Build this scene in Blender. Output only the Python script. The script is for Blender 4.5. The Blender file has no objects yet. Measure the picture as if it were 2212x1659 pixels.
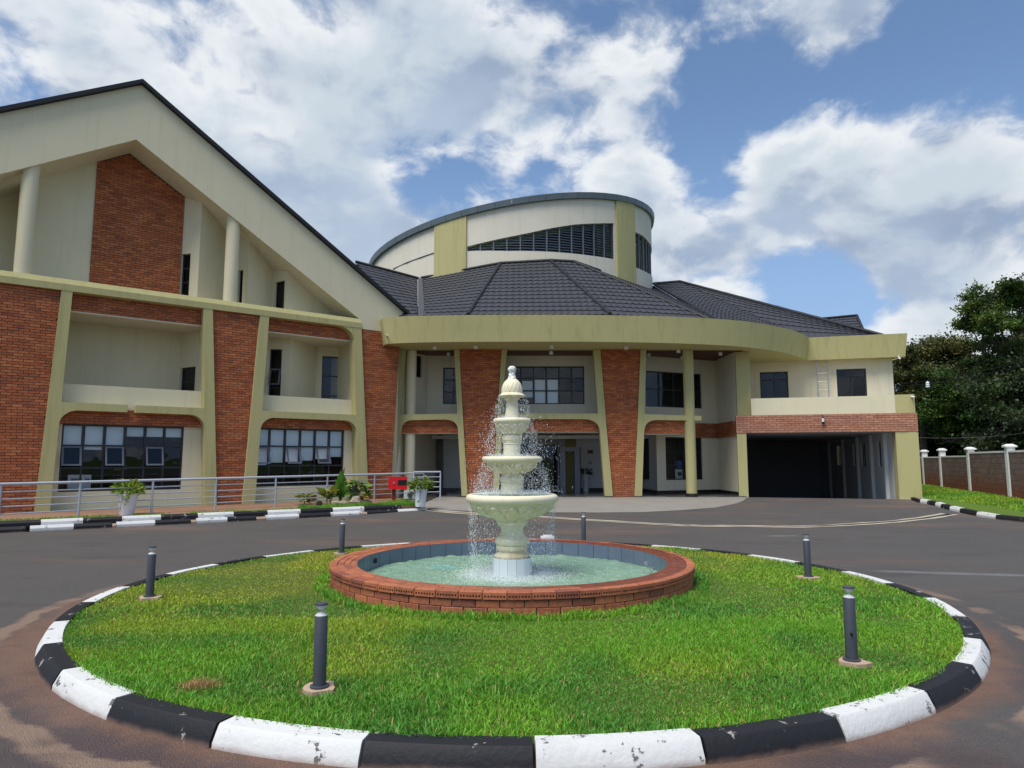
import bpy, math, random
import numpy as np
from mathutils import Vector, Matrix, noise
random.seed(7); rng = np.random.default_rng(7)
PI = math.pi
S = bpy.context.scene
COL = S.collection
# ------------------------------------------------------------------ camera, sky, sun
LENS, PITCH, EYE = 24.0, math.radians(6.38), Vector((0, 0, 1.6))
cam_d = bpy.data.cameras.new("camera"); cam = bpy.data.objects.new("camera", cam_d); COL.objects.link(cam)
cam.location = EYE; cam.rotation_euler = (PI/2 + PITCH, 0, 0)
cam_d.lens = LENS; cam_d.sensor_width = 36; cam_d.clip_end = 3000; cam_d.clip_start = 0.05
S.camera = cam
F = LENS/36*2212
def ray(x, y):                      # viewing direction of a measured photo point (2212 px wide)
    a = (x-1106)/F; b = (829.5-y)/F
    return Vector((a, math.cos(PITCH)-b*math.sin(PITCH), math.sin(PITCH)+b*math.cos(PITCH)))
def hz(x, y, z):
    r = ray(x, y); return EYE + r*((z-EYE.z)/r.z)
def dep(x, y, d):
    r = ray(x, y); return EYE + r*(d/r.y)
SUN_EL, SUN_AZ = math.radians(62), math.radians(-140)   # azimuth from +Y towards +X
sund = Vector((math.cos(SUN_EL)*math.sin(SUN_AZ), math.cos(SUN_EL)*math.cos(SUN_AZ), math.sin(SUN_EL)))
W_ = bpy.data.worlds.new("World"); S.world = W_; W_.use_nodes = True
class NT:
    def __init__(s, tree): s.t = tree; s.n = tree.nodes; s.l = tree.links
    def add(s, typ, **kw):
        n = s.n.new(typ)
        for k, v in kw.items():
            if k == 'i':
                for a, b in v.items(): s.put(n, a, b)
            else: setattr(n, k, v)
        return n
    def put(s, n, key, val):
        sock = n.inputs[key]
        if isinstance(val, bpy.types.NodeSocket): s.l.new(val, sock)
        elif isinstance(val, bpy.types.Node): s.l.new(val.outputs[0], sock)
        else: sock.default_value = val
    def m(s, op, a, b=0.0, c=None, clamp=False):
        n = s.n.new('ShaderNodeMath'); n.operation = op; n.use_clamp = clamp
        s.put(n, 0, a); s.put(n, 1, b)
        if c is not None: s.put(n, 2, c)
        return n.outputs[0]
    def vm(s, op, a, b=(0, 0, 0)):
        n = s.n.new('ShaderNodeVectorMath'); n.operation = op; s.put(n, 0, a)
        if op == 'SCALE': s.put(n, 'Scale', b)
        else: s.put(n, 1, b)
        return n.outputs['Value'] if op in ('DISTANCE', 'LENGTH', 'DOT_PRODUCT') else n.outputs[0]
    def mix(s, f, a, b, mode='MIX'):
        n = s.n.new('ShaderNodeMix'); n.data_type = 'RGBA'; n.blend_type = mode
        s.put(n, 0, f); s.put(n, 6, a); s.put(n, 7, b); return n.outputs[2]
    def noise(s, vec, scale, detail=5, rough=.55, dist=0.0):
        n = s.n.new('ShaderNodeTexNoise'); s.put(n, 'Vector', vec); n.inputs['Scale'].default_value = scale
        n.inputs['Detail'].default_value = detail; n.inputs['Roughness'].default_value = rough; n.inputs['Distortion'].default_value = dist
        return n.outputs['Fac']
    def mr(s, v, a, b, c=0.0, d=1.0, smooth=True):
        n = s.n.new('ShaderNodeMapRange'); n.interpolation_type = 'SMOOTHSTEP' if smooth else 'LINEAR'
        s.put(n, 0, v); s.put(n, 1, a); s.put(n, 2, b); s.put(n, 3, c); s.put(n, 4, d); return n.outputs[0]
BLUE = (.90, .97, 1.02, 1)
def sky():
    t = NT(W_.node_tree); t.n.clear()
    out = t.add('ShaderNodeOutputWorld'); bg = t.add('ShaderNodeBackground'); t.l.new(bg.outputs[0], out.inputs[0])
    bg.inputs[1].default_value = 0.10
    sk = t.add('ShaderNodeTexSky', sky_type='NISHITA', sun_disc=False, sun_elevation=SUN_EL, sun_rotation=SUN_AZ)
    sk.air_density = 1.0; sk.dust_density = 0.6; sk.ozone_density = 1.5
    d = t.add('ShaderNodeTexCoord').outputs['Generated']
    d = t.vm('NORMALIZE', d)
    P = t.vm('MULTIPLY', d, (1, 1, 1.5))
    warp = t.add('ShaderNodeTexNoise', i={'Vector': P, 'Scale': 5.0, 'Detail': 5.0}).outputs['Color']
    P2 = t.vm('ADD', P, t.vm('SCALE', t.vm('SUBTRACT', warp, (.5, .5, .5)), .12))
    n1 = t.m('ADD', t.m('MULTIPLY', t.m('SUBTRACT', t.noise(P2, 3.6, 13, .56, 0.0), .5), 1.9), .5)
    n2 = t.m('ADD', t.m('MULTIPLY', t.m('SUBTRACT', t.noise(t.vm('ADD', P2, (-.012, 0, .055)), 3.6, 4, .5, 0.0), .5), 1.9), .5)
    nf = t.noise(P2, 17.0, 9, .62)
    bias = None
    blobs = [(120,70,.30,.14),(450,230,.30,.20),(850,150,.30,.18),(1230,170,.22,.14),(1330,330,.14,.18),(1080,340,.10,.10),(1500,560,.10,.22),(1600,560,.07,.16),(1850,380,.10,.13),(2030,440,.12,.12),(2180,560,.10,.18),(2180,300,.08,.12),(1400,450,.06,.12),
             (705,425,.06,.45),(620,400,.04,.2),(790,530,.05,.2),(1990,700,.07,.24),(2100,620,.09,.14),(1800,85,.075,.42),(1870,60,.06,.2),(1680,380,.06,.06),(1500,200,.07,.08),(1930,590,.05,.12),(890,490,.03,.15),(500,310,.05,.1),
             (1640,170,.07,-.26),(1860,180,.07,-.26),(2080,110,.13,-.26),(1960,300,.07,.20),(1690,310,.05,.14),(2120,320,.07,.20),(1830,300,.05,.12),(1540,400,.04,-.2),(1480,60,.06,.05),(1000,405,.09,-.48),(870,375,.06,-.42),(600,345,.05,-.26),(1170,425,.06,-.36),(560,290,.04,-.16),(1250,330,.05,-.12),(1540,330,.05,-.2),(25,205,.08,-.42),(1780,650,.06,-.20),(1700,600,.04,-.18),(1560,440,.05,-.14),(1860,640,.05,-.2),(1960,20,.08,-.12),(1580,90,.07,-.12),(1500,370,.04,-.08)]
    for (x, y, r, w) in blobs:
        c = ray(x, y).normalized()
        q = t.m('DIVIDE', t.vm('DISTANCE', d, tuple(c)), r)
        g = t.m('MULTIPLY', t.m('EXPONENT', t.m('MULTIPLY', t.m('MULTIPLY', q, q), -1.0)), w*.85)
        bias = g if bias is None else t.m('ADD', bias, g)
    dens = t.m('ADD', t.m('ADD', n1, t.m('MULTIPLY', t.m('SUBTRACT', nf, .5), .34)), bias)
    al = t.mr(dens, .49, .74)
    lit = t.mr(t.m('ADD', t.m('SUBTRACT', n1, n2), t.m('MULTIPLY', t.m('SUBTRACT', nf, .5), .22)), -.17, .13)
    thick = t.mr(dens, .66, 1.0)
    big = t.mr(t.noise(P, 2.2, 5, .55), .40, .60)
    cshade = t.mix(big, (2.1, 2.65, 3.6, 1), (2.95, 3.6, 4.55, 1))
    clit = t.mix(thick, (5.7, 5.9, 6.1, 1), (3.9, 4.45, 4.95, 1))
    cc = t.mix(lit, cshade, clit)
    blue = t.mix(1.0, sk.outputs[0], BLUE, 'MULTIPLY')
    hazef = t.mr(t.vm('DOT_PRODUCT', d, (0, 0, 1)), 0.0, .5, .85, .0)
    blue = t.mix(hazef, blue, (2.0, 3.0, 4.9, 1))
    col = t.mix(al, blue, cc)
    t.l.new(col, bg.inputs[0])
sky()
sl = bpy.data.lights.new("sun", 'SUN'); sl.energy = 2.6; sl.angle = math.radians(35); sl.color = (1, .955, .88)
so = bpy.data.objects.new("sun", sl); COL.objects.link(so); so.rotation_euler = (-sund).to_track_quat('-Z', 'Y').to_euler(); so.location = (0, 0, 30)
vs = S.view_settings; vs.view_transform = 'Standard'; vs.look = 'None'; vs.gamma = 1; vs.use_curve_mapping = False; vs.exposure = 0.62
S.render.engine = 'CYCLES'
# ------------------------------------------------------------------ materials
def mat(name, fn=None, base=(.5, .5, .5), rough=.7, spec=.3, metal=0.0):
    m = bpy.data.materials.new(name); m.use_nodes = True
    t = NT(m.node_tree); b = t.n['Principled BSDF']
    b.inputs['Base Color'].default_value = (*base, 1); b.inputs['Roughness'].default_value = rough
    b.inputs['Specular IOR Level'].default_value = spec; b.inputs['Metallic'].default_value = metal
    if fn: fn(t, b, t.add('ShaderNodeNewGeometry').outputs['Position'])
    return m
def bump(t, b, h, strength, dist=.01):
    bn = t.add('ShaderNodeBump', i={'Height': h, 'Strength': strength, 'Distance': dist}); t.l.new(bn.outputs[0], b.inputs['Normal'])
def plaster(name, col, stain=(.75, .74, .70), amt=.5):
    def fn(t, b, P):
        n = t.noise(P, .7, 6, .6); st = t.noise(t.vm('MULTIPLY', P, (5, 5, .35)), 1.0, 6, .65)
        f = t.m('MULTIPLY', t.mr(st, .48, .75), amt)
        f2 = t.m('MULTIPLY', t.mr(n, .35, .7), .35)
        c = t.mix(f, (*col, 1), (*[a*s for a, s in zip(col, stain)], 1))
        c = t.mix(f2, c, (*[a*.86 for a in col], 1))
        spk = t.mr(t.noise(P, 9, 3, .7), .68, .8, 0, .35)
        c = t.mix(spk, c, (*[a*.6 for a in col], 1))
        t.l.new(c, b.inputs['Base Color'])
        bump(t, b, t.m('ADD', t.noise(P, 60, 3), t.m('MULTIPLY', t.noise(P, 3, 3), 1.5)), .35, .008)
    return mat(name, fn, rough=.85, spec=.2)
CREAM = plaster('cream plaster', (.72, .65, .45), amt=.3)
CREAM2 = plaster('pale grey cream plaster', (.70, .64, .485), amt=.5)
OLIVE = plaster('olive plaster', (.48, .435, .205), stain=(.72, .74, .70), amt=.75)
WHITEW = plaster('white plaster', (.70, .69, .66), amt=.3)
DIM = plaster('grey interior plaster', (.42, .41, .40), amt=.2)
def brickfn(cols, sc=1.0):
    def fn(t, b, P):
        a = t.add('ShaderNodeAttribute', attribute_name='rnd').outputs['Fac']
        r = t.m('FRACT', t.m('ADD', a, t.add('ShaderNodeObjectInfo').outputs['Random']))
        cr = t.add('ShaderNodeValToRGB'); t.put(cr, 0, r); e = cr.color_ramp.elements
        e[0].color = (*cols[0], 1); e[1].color = (*cols[-1], 1)
        for k in range(1, len(cols)-1): x = e.new(k/(len(cols)-1)); x.color = (*cols[k], 1)
        g = t.mr(t.noise(P, .9, 5, .6), .42, .66, 0, .38)
        c = t.mix(g, cr.outputs[0], t.mix(.5, cr.outputs[0], (.20, .075, .045, 1)))
        g2 = t.mr(t.noise(P, 11*sc, 5, .65), .55, .78, 0, .6)
        c = t.mix(g2, c, (.09, .05, .04, 1))
        g3 = t.mr(t.noise(P, 26, 3, .6), .3, .75, .82, 1.16)
        c = t.mix(1.0, c, g3, 'MULTIPLY')
        t.l.new(c, b.inputs['Base Color'])
        bump(t, b, t.noise(P, 70, 4), .5, .006)
    return fn
BRICK = mat('red clay brick', brickfn([(.48, .155, .062), (.39, .118, .05), (.54, .195, .082), (.44, .138, .057), (.29, .095, .052), (.50, .172, .068)]), rough=.8, spec=.15)
BRICKP = mat('pale pink brick', brickfn([(.50, .24, .15), (.43, .19, .12), (.54, .27, .18), (.40, .17, .11)]), rough=.8, spec=.15)
BRICKW = mat('pool brick', brickfn([(.42, .13, .06), (.33, .095, .048), (.47, .155, .07), (.22, .07, .045), (.44, .14, .065)], .5), rough=.62, spec=.35)
def wetfn(t, b, P):
    brickfn([(.24, .062, .035), (.19, .05, .03), (.29, .08, .04)], .5)(t, b, P)
BRICKWET = mat('wet rim brick', wetfn, rough=.3, spec=.5)
MORTAR = mat('mortar', lambda t, b, P: (t.l.new(t.mix(t.noise(P, 8, 4), (.085, .052, .04, 1), (.15, .10, .08, 1)), b.inputs['Base Color'])), rough=.95, spec=.1)
MORTARL = mat('light mortar', lambda t, b, P: (t.l.new(t.mix(t.noise(P, 8, 4), (.20, .15, .125, 1), (.36, .30, .25, 1)), b.inputs['Base Color'])), rough=.95, spec=.1)
FRAME = mat('dark blue grey aluminium', base=(.014, .017, .025), rough=.4, spec=.5)
FRAMEL = mat('grey aluminium', base=(.12, .13, .15), rough=.4, spec=.5)
def glassfn(t, b, P):
    b.inputs['Base Color'].default_value = (.01, .012, .015, 1)
    out = [n for n in t.n if n.type == 'OUTPUT_MATERIAL'][0]
    tr = t.add('ShaderNodeBsdfTransparent'); tr.inputs[0].default_value = (.93, .96, .97, 1)
    gl = t.add('ShaderNodeBsdfGlossy'); gl.inputs['Roughness'].default_value = .015; gl.inputs[0].default_value = (.9, .95, 1, 1)
    bn = t.add('ShaderNodeBump', i={'Height': t.noise(P, 1.3, 2), 'Strength': .12, 'Distance': .05}); t.l.new(bn.outputs[0], gl.inputs['Normal'])
    fr = t.add('ShaderNodeFresnel'); fr.inputs[0].default_value = 1.55
    mx = t.add('ShaderNodeMixShader'); t.put(mx, 0, t.m('MULTIPLY', fr.outputs[0], .85, clamp=True)); t.l.new(tr.outputs[0], mx.inputs[1]); t.l.new(gl.outputs[0], mx.inputs[2])
    t.l.new(mx.outputs[0], out.inputs[0])
GLASS = mat('window glass', glassfn)
BLIND = mat('roller blind', lambda t, b, P: bump(t, b, t.noise(t.vm('MULTIPLY', P, (1, 1, .3)), 14, 3), .3), base=(.82, .88, .89), rough=.8)
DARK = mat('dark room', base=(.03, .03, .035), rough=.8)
CLEAR = mat('clear plastic', base=(.9, .9, .9), rough=.05)
def clearfn():
    t = NT(CLEAR.node_tree); out = [n for n in t.n if n.type == 'OUTPUT_MATERIAL'][0]
    tr = t.add('ShaderNodeBsdfTransparent'); gl = t.add('ShaderNodeBsdfGlossy'); gl.inputs['Roughness'].default_value = .05
    mx = t.add('ShaderNodeMixShader'); mx.inputs[0].default_value = .2; t.l.new(tr.outputs[0], mx.inputs[1]); t.l.new(gl.outputs[0], mx.inputs[2]); t.l.new(mx.outputs[0], out.inputs[0])
clearfn()
BLACKP = mat('black paint', base=(.012, .012, .014), rough=.35)
def rooffn(t, b, P):
    n = t.noise(P, 1.2, 5, .6); w = t.mr(t.noise(P, 13, 2, .5), .77, .80)
    c = t.mix(n, (.028, .029, .035, 1), (.056, .058, .068, 1)); c = t.mix(w, c, (.3, .3, .3, 1))
    t.l.new(c, b.inputs['Base Color']); bump(t, b, t.noise(P, 90, 2), .5, .004)
ROOF = mat('charcoal stone coated roof tile', rooffn, rough=.6, spec=.35)
RIDGE = mat('black ridge cap', base=(.018, .019, .024), rough=.5)
METAL = mat('blue grey flashing', lambda t, b, P: t.l.new(t.mix(t.noise(P, 2, 4), (.085, .115, .13, 1), (.15, .18, .19, 1)), b.inputs['Base Color']), rough=.45, spec=.5)
RAIL = mat('pale blue grey painted steel', lambda t, b, P: t.l.new(t.mix(t.mr(t.noise(P, 12, 4), .6, .75, 0, .5), (.42, .46, .52, 1), (.25, .24, .25, 1)), b.inputs['Base Color']), rough=.4, spec=.5)
STEEL = mat('bare steel', base=(.5, .5, .5), rough=.3, metal=.9)
def soilfn(t, b, P):
    n = t.noise(P, 2.5, 7, .65)
    t.l.new(t.mix(n, (.20, .105, .062, 1), (.36, .235, .165, 1)), b.inputs['Base Color']); bump(t, b, t.noise(P, 35, 5), .8, .02)
SOIL = mat('red soil', soilfn, rough=.95, spec=.1)
def groundfn(t, b, P):
    n = t.noise(P, .2, 7, .65); n2 = t.noise(P, 3, 5, .6)
    c = t.mix(n, (.06, .11, .022, 1), (.11, .15, .035, 1)); c = t.mix(t.mr(n2, .6, .8, 0, .7), c, (.2, .11, .06, 1))
    t.l.new(c, b.inputs['Base Color']); bump(t, b, t.noise(P, 20, 4), .8, .03)
GROUND = mat('earth and turf', groundfn, rough=.95, spec=.1)
CEN = Vector((.009, 8.39, 0))
def asphfn(t, b, P):
    fl = t.vm('MULTIPLY', P, (1, 1, 0))
    n = t.noise(P, .5, 7, .62); nf = t.noise(P, 55, 3, .7); vor = t.add('ShaderNodeTexVoronoi', i={'Vector': P, 'Scale': 130.0}).outputs['Distance']
    c = t.mix(n, (.074, .068, .064, 1), (.122, .110, .101, 1))
    sp = t.mr(t.noise(P, 120, 2, .5), .62, .74); c = t.mix(t.m('MULTIPLY', sp, .9), c, (.33, .30, .27, 1))
    sp2 = t.mr(t.noise(P, 48, 4, .7), .58, .68, 0, .45); c = t.mix(sp2, c, (.035, .033, .035, 1)); sp3 = t.mr(t.noise(P, 30, 4, .7), .62, .72, 0, .35); c = t.mix(sp3, c, (.20, .18, .165, 1))
    c = t.mix(t.mr(vor, .0, .35, .45, 0), c, (.02, .02, .02, 1))
    # purple-red tone of the near tarmac
    sx = t.add('ShaderNodeSeparateXYZ'); t.put(sx, 0, P)
    near = t.mr(sx.outputs[1], 3.0, 8.0, .7, 0)
    c = t.mix(t.m('MULTIPLY', near, t.mr(t.noise(P, .8, 4), .25, .6)), c, (.085, .042, .043, 1))
    # red dust round the kerb of the island
    r = t.vm('DISTANCE', fl, tuple(CEN)); rn = t.m('ADD', r, t.m('MULTIPLY', t.m('SUBTRACT', t.noise(P, 1.3, 6, .68), .5), .85))
    dm = t.m('MULTIPLY', t.mr(t.m('SUBTRACT', rn, t.mr(sx.outputs[0], -4.5, -2.5, .22, 0)), 4.66, 4.95, 1, 0), t.mr(sx.outputs[1], 8.5, 11, 1, .15))
    dust = t.mix(t.noise(P, 6, 5, .7), (.12, .066, .048, 1), (.26, .15, .10, 1))
    c = t.mix(t.m('MULTIPLY', dm, .92), c, dust)
    r2 = t.m('ADD', r, t.m('MULTIPLY', t.m('SUBTRACT', t.noise(P, 2.2, 5, .6), .5), .30)); band = t.m('MULTIPLY', t.m('MULTIPLY', t.mr(r2, 4.98, 5.03), t.mr(r2, 5.12, 5.20, 1, 0)), t.m('MULTIPLY', t.mr(sx.outputs[1], 8.0, 9.5, 1, 0), t.mr(t.noise(P, .9, 4), .35, .5)))
    c = t.mix(t.m('MULTIPLY', band, .8), c, (.30, .20, .14, 1))
    # pale smear and reddish drags
    for (p, q, w, colr, a) in [((1860, 1233), (2212, 1243), .16, (.23, .225, .24, 1), .75), ((1640, 1158), (1760, 1157), .07, (.4, .38, .34, 1), .6)]:
        A = hz(*p, 0); B = hz(*q, 0); u = (B-A).normalized(); nn = Vector((-u.y, u.x, 0))
        dd = t.m('ABSOLUTE', t.m('ADD', t.vm('DOT_PRODUCT', P, tuple(nn)), -A.dot(nn)))
        dd = t.m('ADD', dd, t.m('MULTIPLY', t.m('SUBTRACT', t.noise(P, 2, 5), .5), .25))
        al = t.vm('DOT_PRODUCT', P, tuple(u)); L0 = A.dot(u); L1 = B.dot(u)
        if p[0] > 1800: L1 += 12
        mk = t.m('MULTIPLY', t.mr(dd, 0, w, 1, 0), t.m('MULTIPLY', t.mr(al, L0, L0+.5), t.mr(al, L1-.5, L1, 1, 0)))
        c = t.mix(t.m('MULTIPLY', mk, a), c, colr)
    rd = t.m('MULTIPLY', t.mr(t.noise(t.vm('MULTIPLY', P, (.35, 1, 1)), .5, 6, .6), .50, .68), t.mr(sx.outputs[1], 12, 20, .3, .8))
    c = t.mix(rd, c, (.20, .125, .09, 1))
    pt = t.mr(t.noise(t.vm('MULTIPLY', P, (.5, 1.6, 1)), .9, 5, .6), .56, .64, 0, .35); c = t.mix(pt, c, (.055, .050, .050, 1))
    t.l.new(c, b.inputs['Base Color']); b.inputs['Roughness'].default_value = .75
    bump(t, b, t.m('ADD', t.m('MULTIPLY', vor, 1.2), t.m('ADD', nf, t.m('MULTIPLY', t.noise(P, 22, 4), .6))), .8, .012)
ASPH = mat('worn tarmac', asphfn, spec=.35)
def concfn(c1, c2, r=.7):
    def fn(t, b, P):
        n = t.noise(P, 1.1, 7, .65)
        c = t.mix(n, (*c1, 1), (*c2, 1)); c = t.mix(t.mr(t.noise(P, 4, 5), .58, .75, 0, .35), c, (.17, .13, .10, 1))
        t.l.new(c, b.inputs['Base Color']); bump(t, b, t.noise(P, 60, 4), .4, .006)
    return mat('concrete', fn, rough=r, spec=.3)
APRON = concfn((.20, .185, .165), (.30, .28, .25)); CONC = concfn((.34, .29, .22), (.50, .45, .36)); PAD = concfn((.36, .24, .16), (.52, .39, .28))
def floorfn(t, b, P):
    ch = t.add('ShaderNodeTexChecker', i={'Vector': t.vm('ADD', P, (.1, .13, .5)), 'Scale': 1.0})
    t.l.new(t.mix(ch.outputs['Fac'], (.05, .05, .052, 1), (.13, .125, .12, 1)), b.inputs['Base Color'])
TILEF = mat('polished floor tile', floorfn, rough=.12, spec=.6)
SKIRT = mat('black skirting', base=(.02, .017, .018), rough=.3, spec=.5)
WOOD = mat('dark red timber ceiling', lambda t, b, P: t.l.new(t.mix(t.noise(t.vm('MULTIPLY', P, (1, 12, 1)), 1.5, 4), (.07, .020, .014, 1), (.13, .042, .026, 1)), b.inputs['Base Color']), rough=.5)
def paintk(name, c, chip, amt):
    def fn(t, b, P):
        n = t.mr(t.noise(P, 7, 7, .7), amt, amt+.025); d = t.mr(t.noise(P, 2.2, 5, .6), .45, .75, 0, .35)
        sx = t.add('ShaderNodeSeparateXYZ'); t.put(sx, 0, P)
        cc = t.mix(d, (*c, 1), (*[a*.72 for a in c], 1))
        cc = t.mix(n, cc, (*chip, 1))
        sp = t.mr(t.m('ADD', sx.outputs[2], t.m('MULTIPLY', t.noise(P, 6, 5), .05)), .02, .065, .6, 0)
        cc = t.mix(sp, cc, (.24, .15, .11, 1))
        t.l.new(cc, b.inputs['Base Color']); b.inputs['Roughness'].default_value = .65; bump(t, b, t.m('ADD', t.m('ADD', t.noise(P, 30, 5), t.m('MULTIPLY', t.noise(P, 7, 4), 1.0)), t.m('MULTIPLY', n, -1.2)), .45, .010)
    return mat(name, fn, rough=.55, spec=.35)
KW = paintk('white kerb paint', (.62, .62, .60), (.12, .115, .11), .60); KB = paintk('black kerb paint', (.011, .011, .014), (.33, .31, .27), .625)
KR = paintk('bare concrete kerb', (.36, .25, .18), (.2, .15, .12), .6)
def stonefn(t, b, P):
    n = t.noise(P, 3.5, 6, .6)
    c = t.mix(n, (.74, .665, .45, 1), (.80, .745, .57, 1))
    st = t.mr(t.noise(t.vm('MULTIPLY', P, (6, 6, 1.2)), 1.6, 5, .65), .52, .78, 0, .7); c = t.mix(st, c, (.58, .50, .24, 1))
    sx = t.add('ShaderNodeSeparateXYZ'); t.put(sx, 0, P)
    lo = t.m('MULTIPLY', t.mr(sx.outputs[2], .36, .62, 1, 0), t.mr(n, .35, .6)); c = t.mix(t.m('MULTIPLY', lo, .6), c, (.50, .33, .14, 1))
    t.l.new(c, b.inputs['Base Color']); bump(t, b, t.noise(P, 40, 4), .25, .004)
STONE = mat('cream painted cast stone', stonefn, rough=.4, spec=.45)
def greenbowl(t, b, P):
    stonefn(t, b, P)
    n = t.mr(t.noise(t.vm('MULTIPLY', P, (4, 4, 1)), 1.6, 5, .6), .3, .62)
    t.l.new(t.mix(n, (.76, .67, .44, 1), (.64, .58, .33, 1)), b.inputs['Base Color'])
ALGAE = mat('algae tinted cast stone', greenbowl, rough=.35, spec=.5)
TILEW = mat('white glazed tile', base=(.72, .75, .78), rough=.2, spec=.5)
TILEB = mat('blue grey pool tile', lambda t, b, P: t.l.new(t.mix(t.noise(P, 3, 5), (.085, .115, .17, 1), (.15, .19, .26, 1)), b.inputs['Base Color']), rough=.3, spec=.5)
def waterfn(t, b, P):
    r = t.vm('DISTANCE', t.vm('MULTIPLY', P, (1, 1, 0)), (0, 9.03, 0))
    n = t.noise(P, 1.6, 5, .6)
    c = t.mix(n, (.17, .31, .19, 1), (.29, .43, .32, 1))
    q = t.mr(t.vm('DISTANCE', t.vm('MULTIPLY', P, (1, 1.2, 0)), (hz(961, 1226, .13).x, hz(961, 1226, .13).y*1.2, 0)), .05, .36, .6, 0)
    c = t.mix(q, c, (.14, .42, .38, 1))
    foam = t.m('MULTIPLY', t.mr(r, .30, .85, 1, 0), t.mr(t.noise(P, 13, 6, .75), .42, .6)); c = t.mix(t.m('MULTIPLY', foam, .8), c, (.75, .8, .78, 1))
    t.l.new(c, b.inputs['Base Color'])
    h = t.m('ADD', t.noise(P, 9, 4, .6, .6), t.m('MULTIPLY', t.noise(P, 28, 3, .6, .4), .6))
    bump(t, b, h, 1.0, .03)
WATER = mat('green pool water', waterfn, rough=.09, spec=.5)
SPRAY = mat('water drops', base=(.82, .87, .9), rough=.12, spec=.8)
BOLL = mat('dark grey powder coat', lambda t, b, P: t.l.new(t.mix(t.noise(P, 20, 4), (.040, .045, .058, 1), (.060, .066, .080, 1)), b.inputs['Base Color']), rough=.5, spec=.4)
WHITEP = mat('white plastic', base=(.74, .76, .78), rough=.35, spec=.4)
RED = mat('red enamel', base=(.60, .006, .012), rough=.35, spec=.4)
YEL = mat('ochre panel', base=(.30, .26, .09), rough=.4)
def attrfn(rough):
    def fn(t, b, P):
        c = t.add('ShaderNodeAttribute', attribute_name='tint').outputs['Color']
        t.l.new(c, b.inputs['Base Color']); b.inputs['Roughness'].default_value = rough
        out = [n for n in t.n if n.type == 'OUTPUT_MATERIAL'][0]
        tl = t.add('ShaderNodeBsdfTranslucent'); t.l.new(c, tl.inputs[0])
        mx = t.add('ShaderNodeMixShader'); mx.inputs[0].default_value = .3
        t.l.new(b.outputs[0], mx.inputs[1]); t.l.new(tl.outputs[0], mx.inputs[2]); t.l.new(mx.outputs[0], out.inputs[0])
    return fn
LEAF = mat('leaves', attrfn(.55), spec=.3); GRASS = mat('grass blades', attrfn(.5), spec=.35)
BARK = mat('bark', lambda t, b, P: (t.l.new(t.mix(t.noise(P, 3, 5), (.05, .038, .028, 1), (.12, .095, .07, 1)), b.inputs['Base Color'])), rough=.95)
def blockfn(t, b, P):
    sx = t.add('ShaderNodeSeparateXYZ'); t.put(sx, 0, P)
    a = t.add('ShaderNodeAttribute', attribute_name='rnd').outputs['Fac']; r = t.m('FRACT', t.m('ADD', a, t.add('ShaderNodeObjectInfo').outputs['Random']))
    c = t.mix(r, (.20, .145, .125, 1), (.15, .105, .09, 1))
    h = t.mr(t.m('ADD', sx.outputs[2], t.m('MULTIPLY', t.noise(P, .9, 6, .6), 1.2)), .9, 1.9, 1, 0)
    c = t.mix(t.m('MULTIPLY', h, .9), c, (.20, .065, .035, 1)); t.l.new(c, b.inputs['Base Color']); bump(t, b, t.noise(P, 25, 4), .8, .02)
BLOCK = mat('stained concrete block', blockfn, rough=.95, spec=.1)
STRAW = mat('dry straw', base=(.42, .26, .12), rough=.8)
# ------------------------------------------------------------------ geometry helpers
def g(x, y):                                    # ground rises gently to the building
    k = min(1, max(0, (y-19)/6.0)); return .2*k*k*(3-2*k)
class Pl:                                       # vertical plane: s along, z up, off towards the viewer
    def __init__(s, p0, u):
        s.p = Vector((p0[0], p0[1], 0)); s.u = Vector((u[0], u[1], 0)).normalized(); s.n = Vector((s.u.y, -s.u.x, 0)); s.ang = math.atan2(s.u.y, s.u.x)
    def w(s, a, z, off=0): q = s.p + s.u*a + s.n*off; return Vector((q.x, q.y, z))
    def L(s, x, y, off=0):
        r = ray(x, y); t = ((s.p-EYE).dot(s.n)+off)/r.dot(s.n); q = EYE + r*t
        return ((q-s.p).dot(s.u), q.z)
    def s_(s, x, y, off=0): return s.L(x, y, off)[0]
def pl_px(x0, d0, x1, d1):
    a = dep(x0, 994, d0); b = dep(x1, 994, d1); return Pl(a, (b.x-a.x, b.y-a.y))
def origin(o):
    v = Vector((0, 0, 0))
    while o is not None: v += o.location; o = o.parent
    return v
def setp(o, label=None, cat=None, group=None, kind=None):
    if label: o['label'] = label
    if cat: o['category'] = cat
    if group: o['group'] = group
    if kind: o['kind'] = kind
    return o
def empty(name, loc, label=None, cat=None, group=None, parent=None):
    o = bpy.data.objects.new(name, None); COL.objects.link(o); o.parent = parent
    o.location = Vector(loc) - (origin(parent) if parent else Vector()); o.empty_display_size = .2
    return setp(o, label, cat, group)
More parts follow.
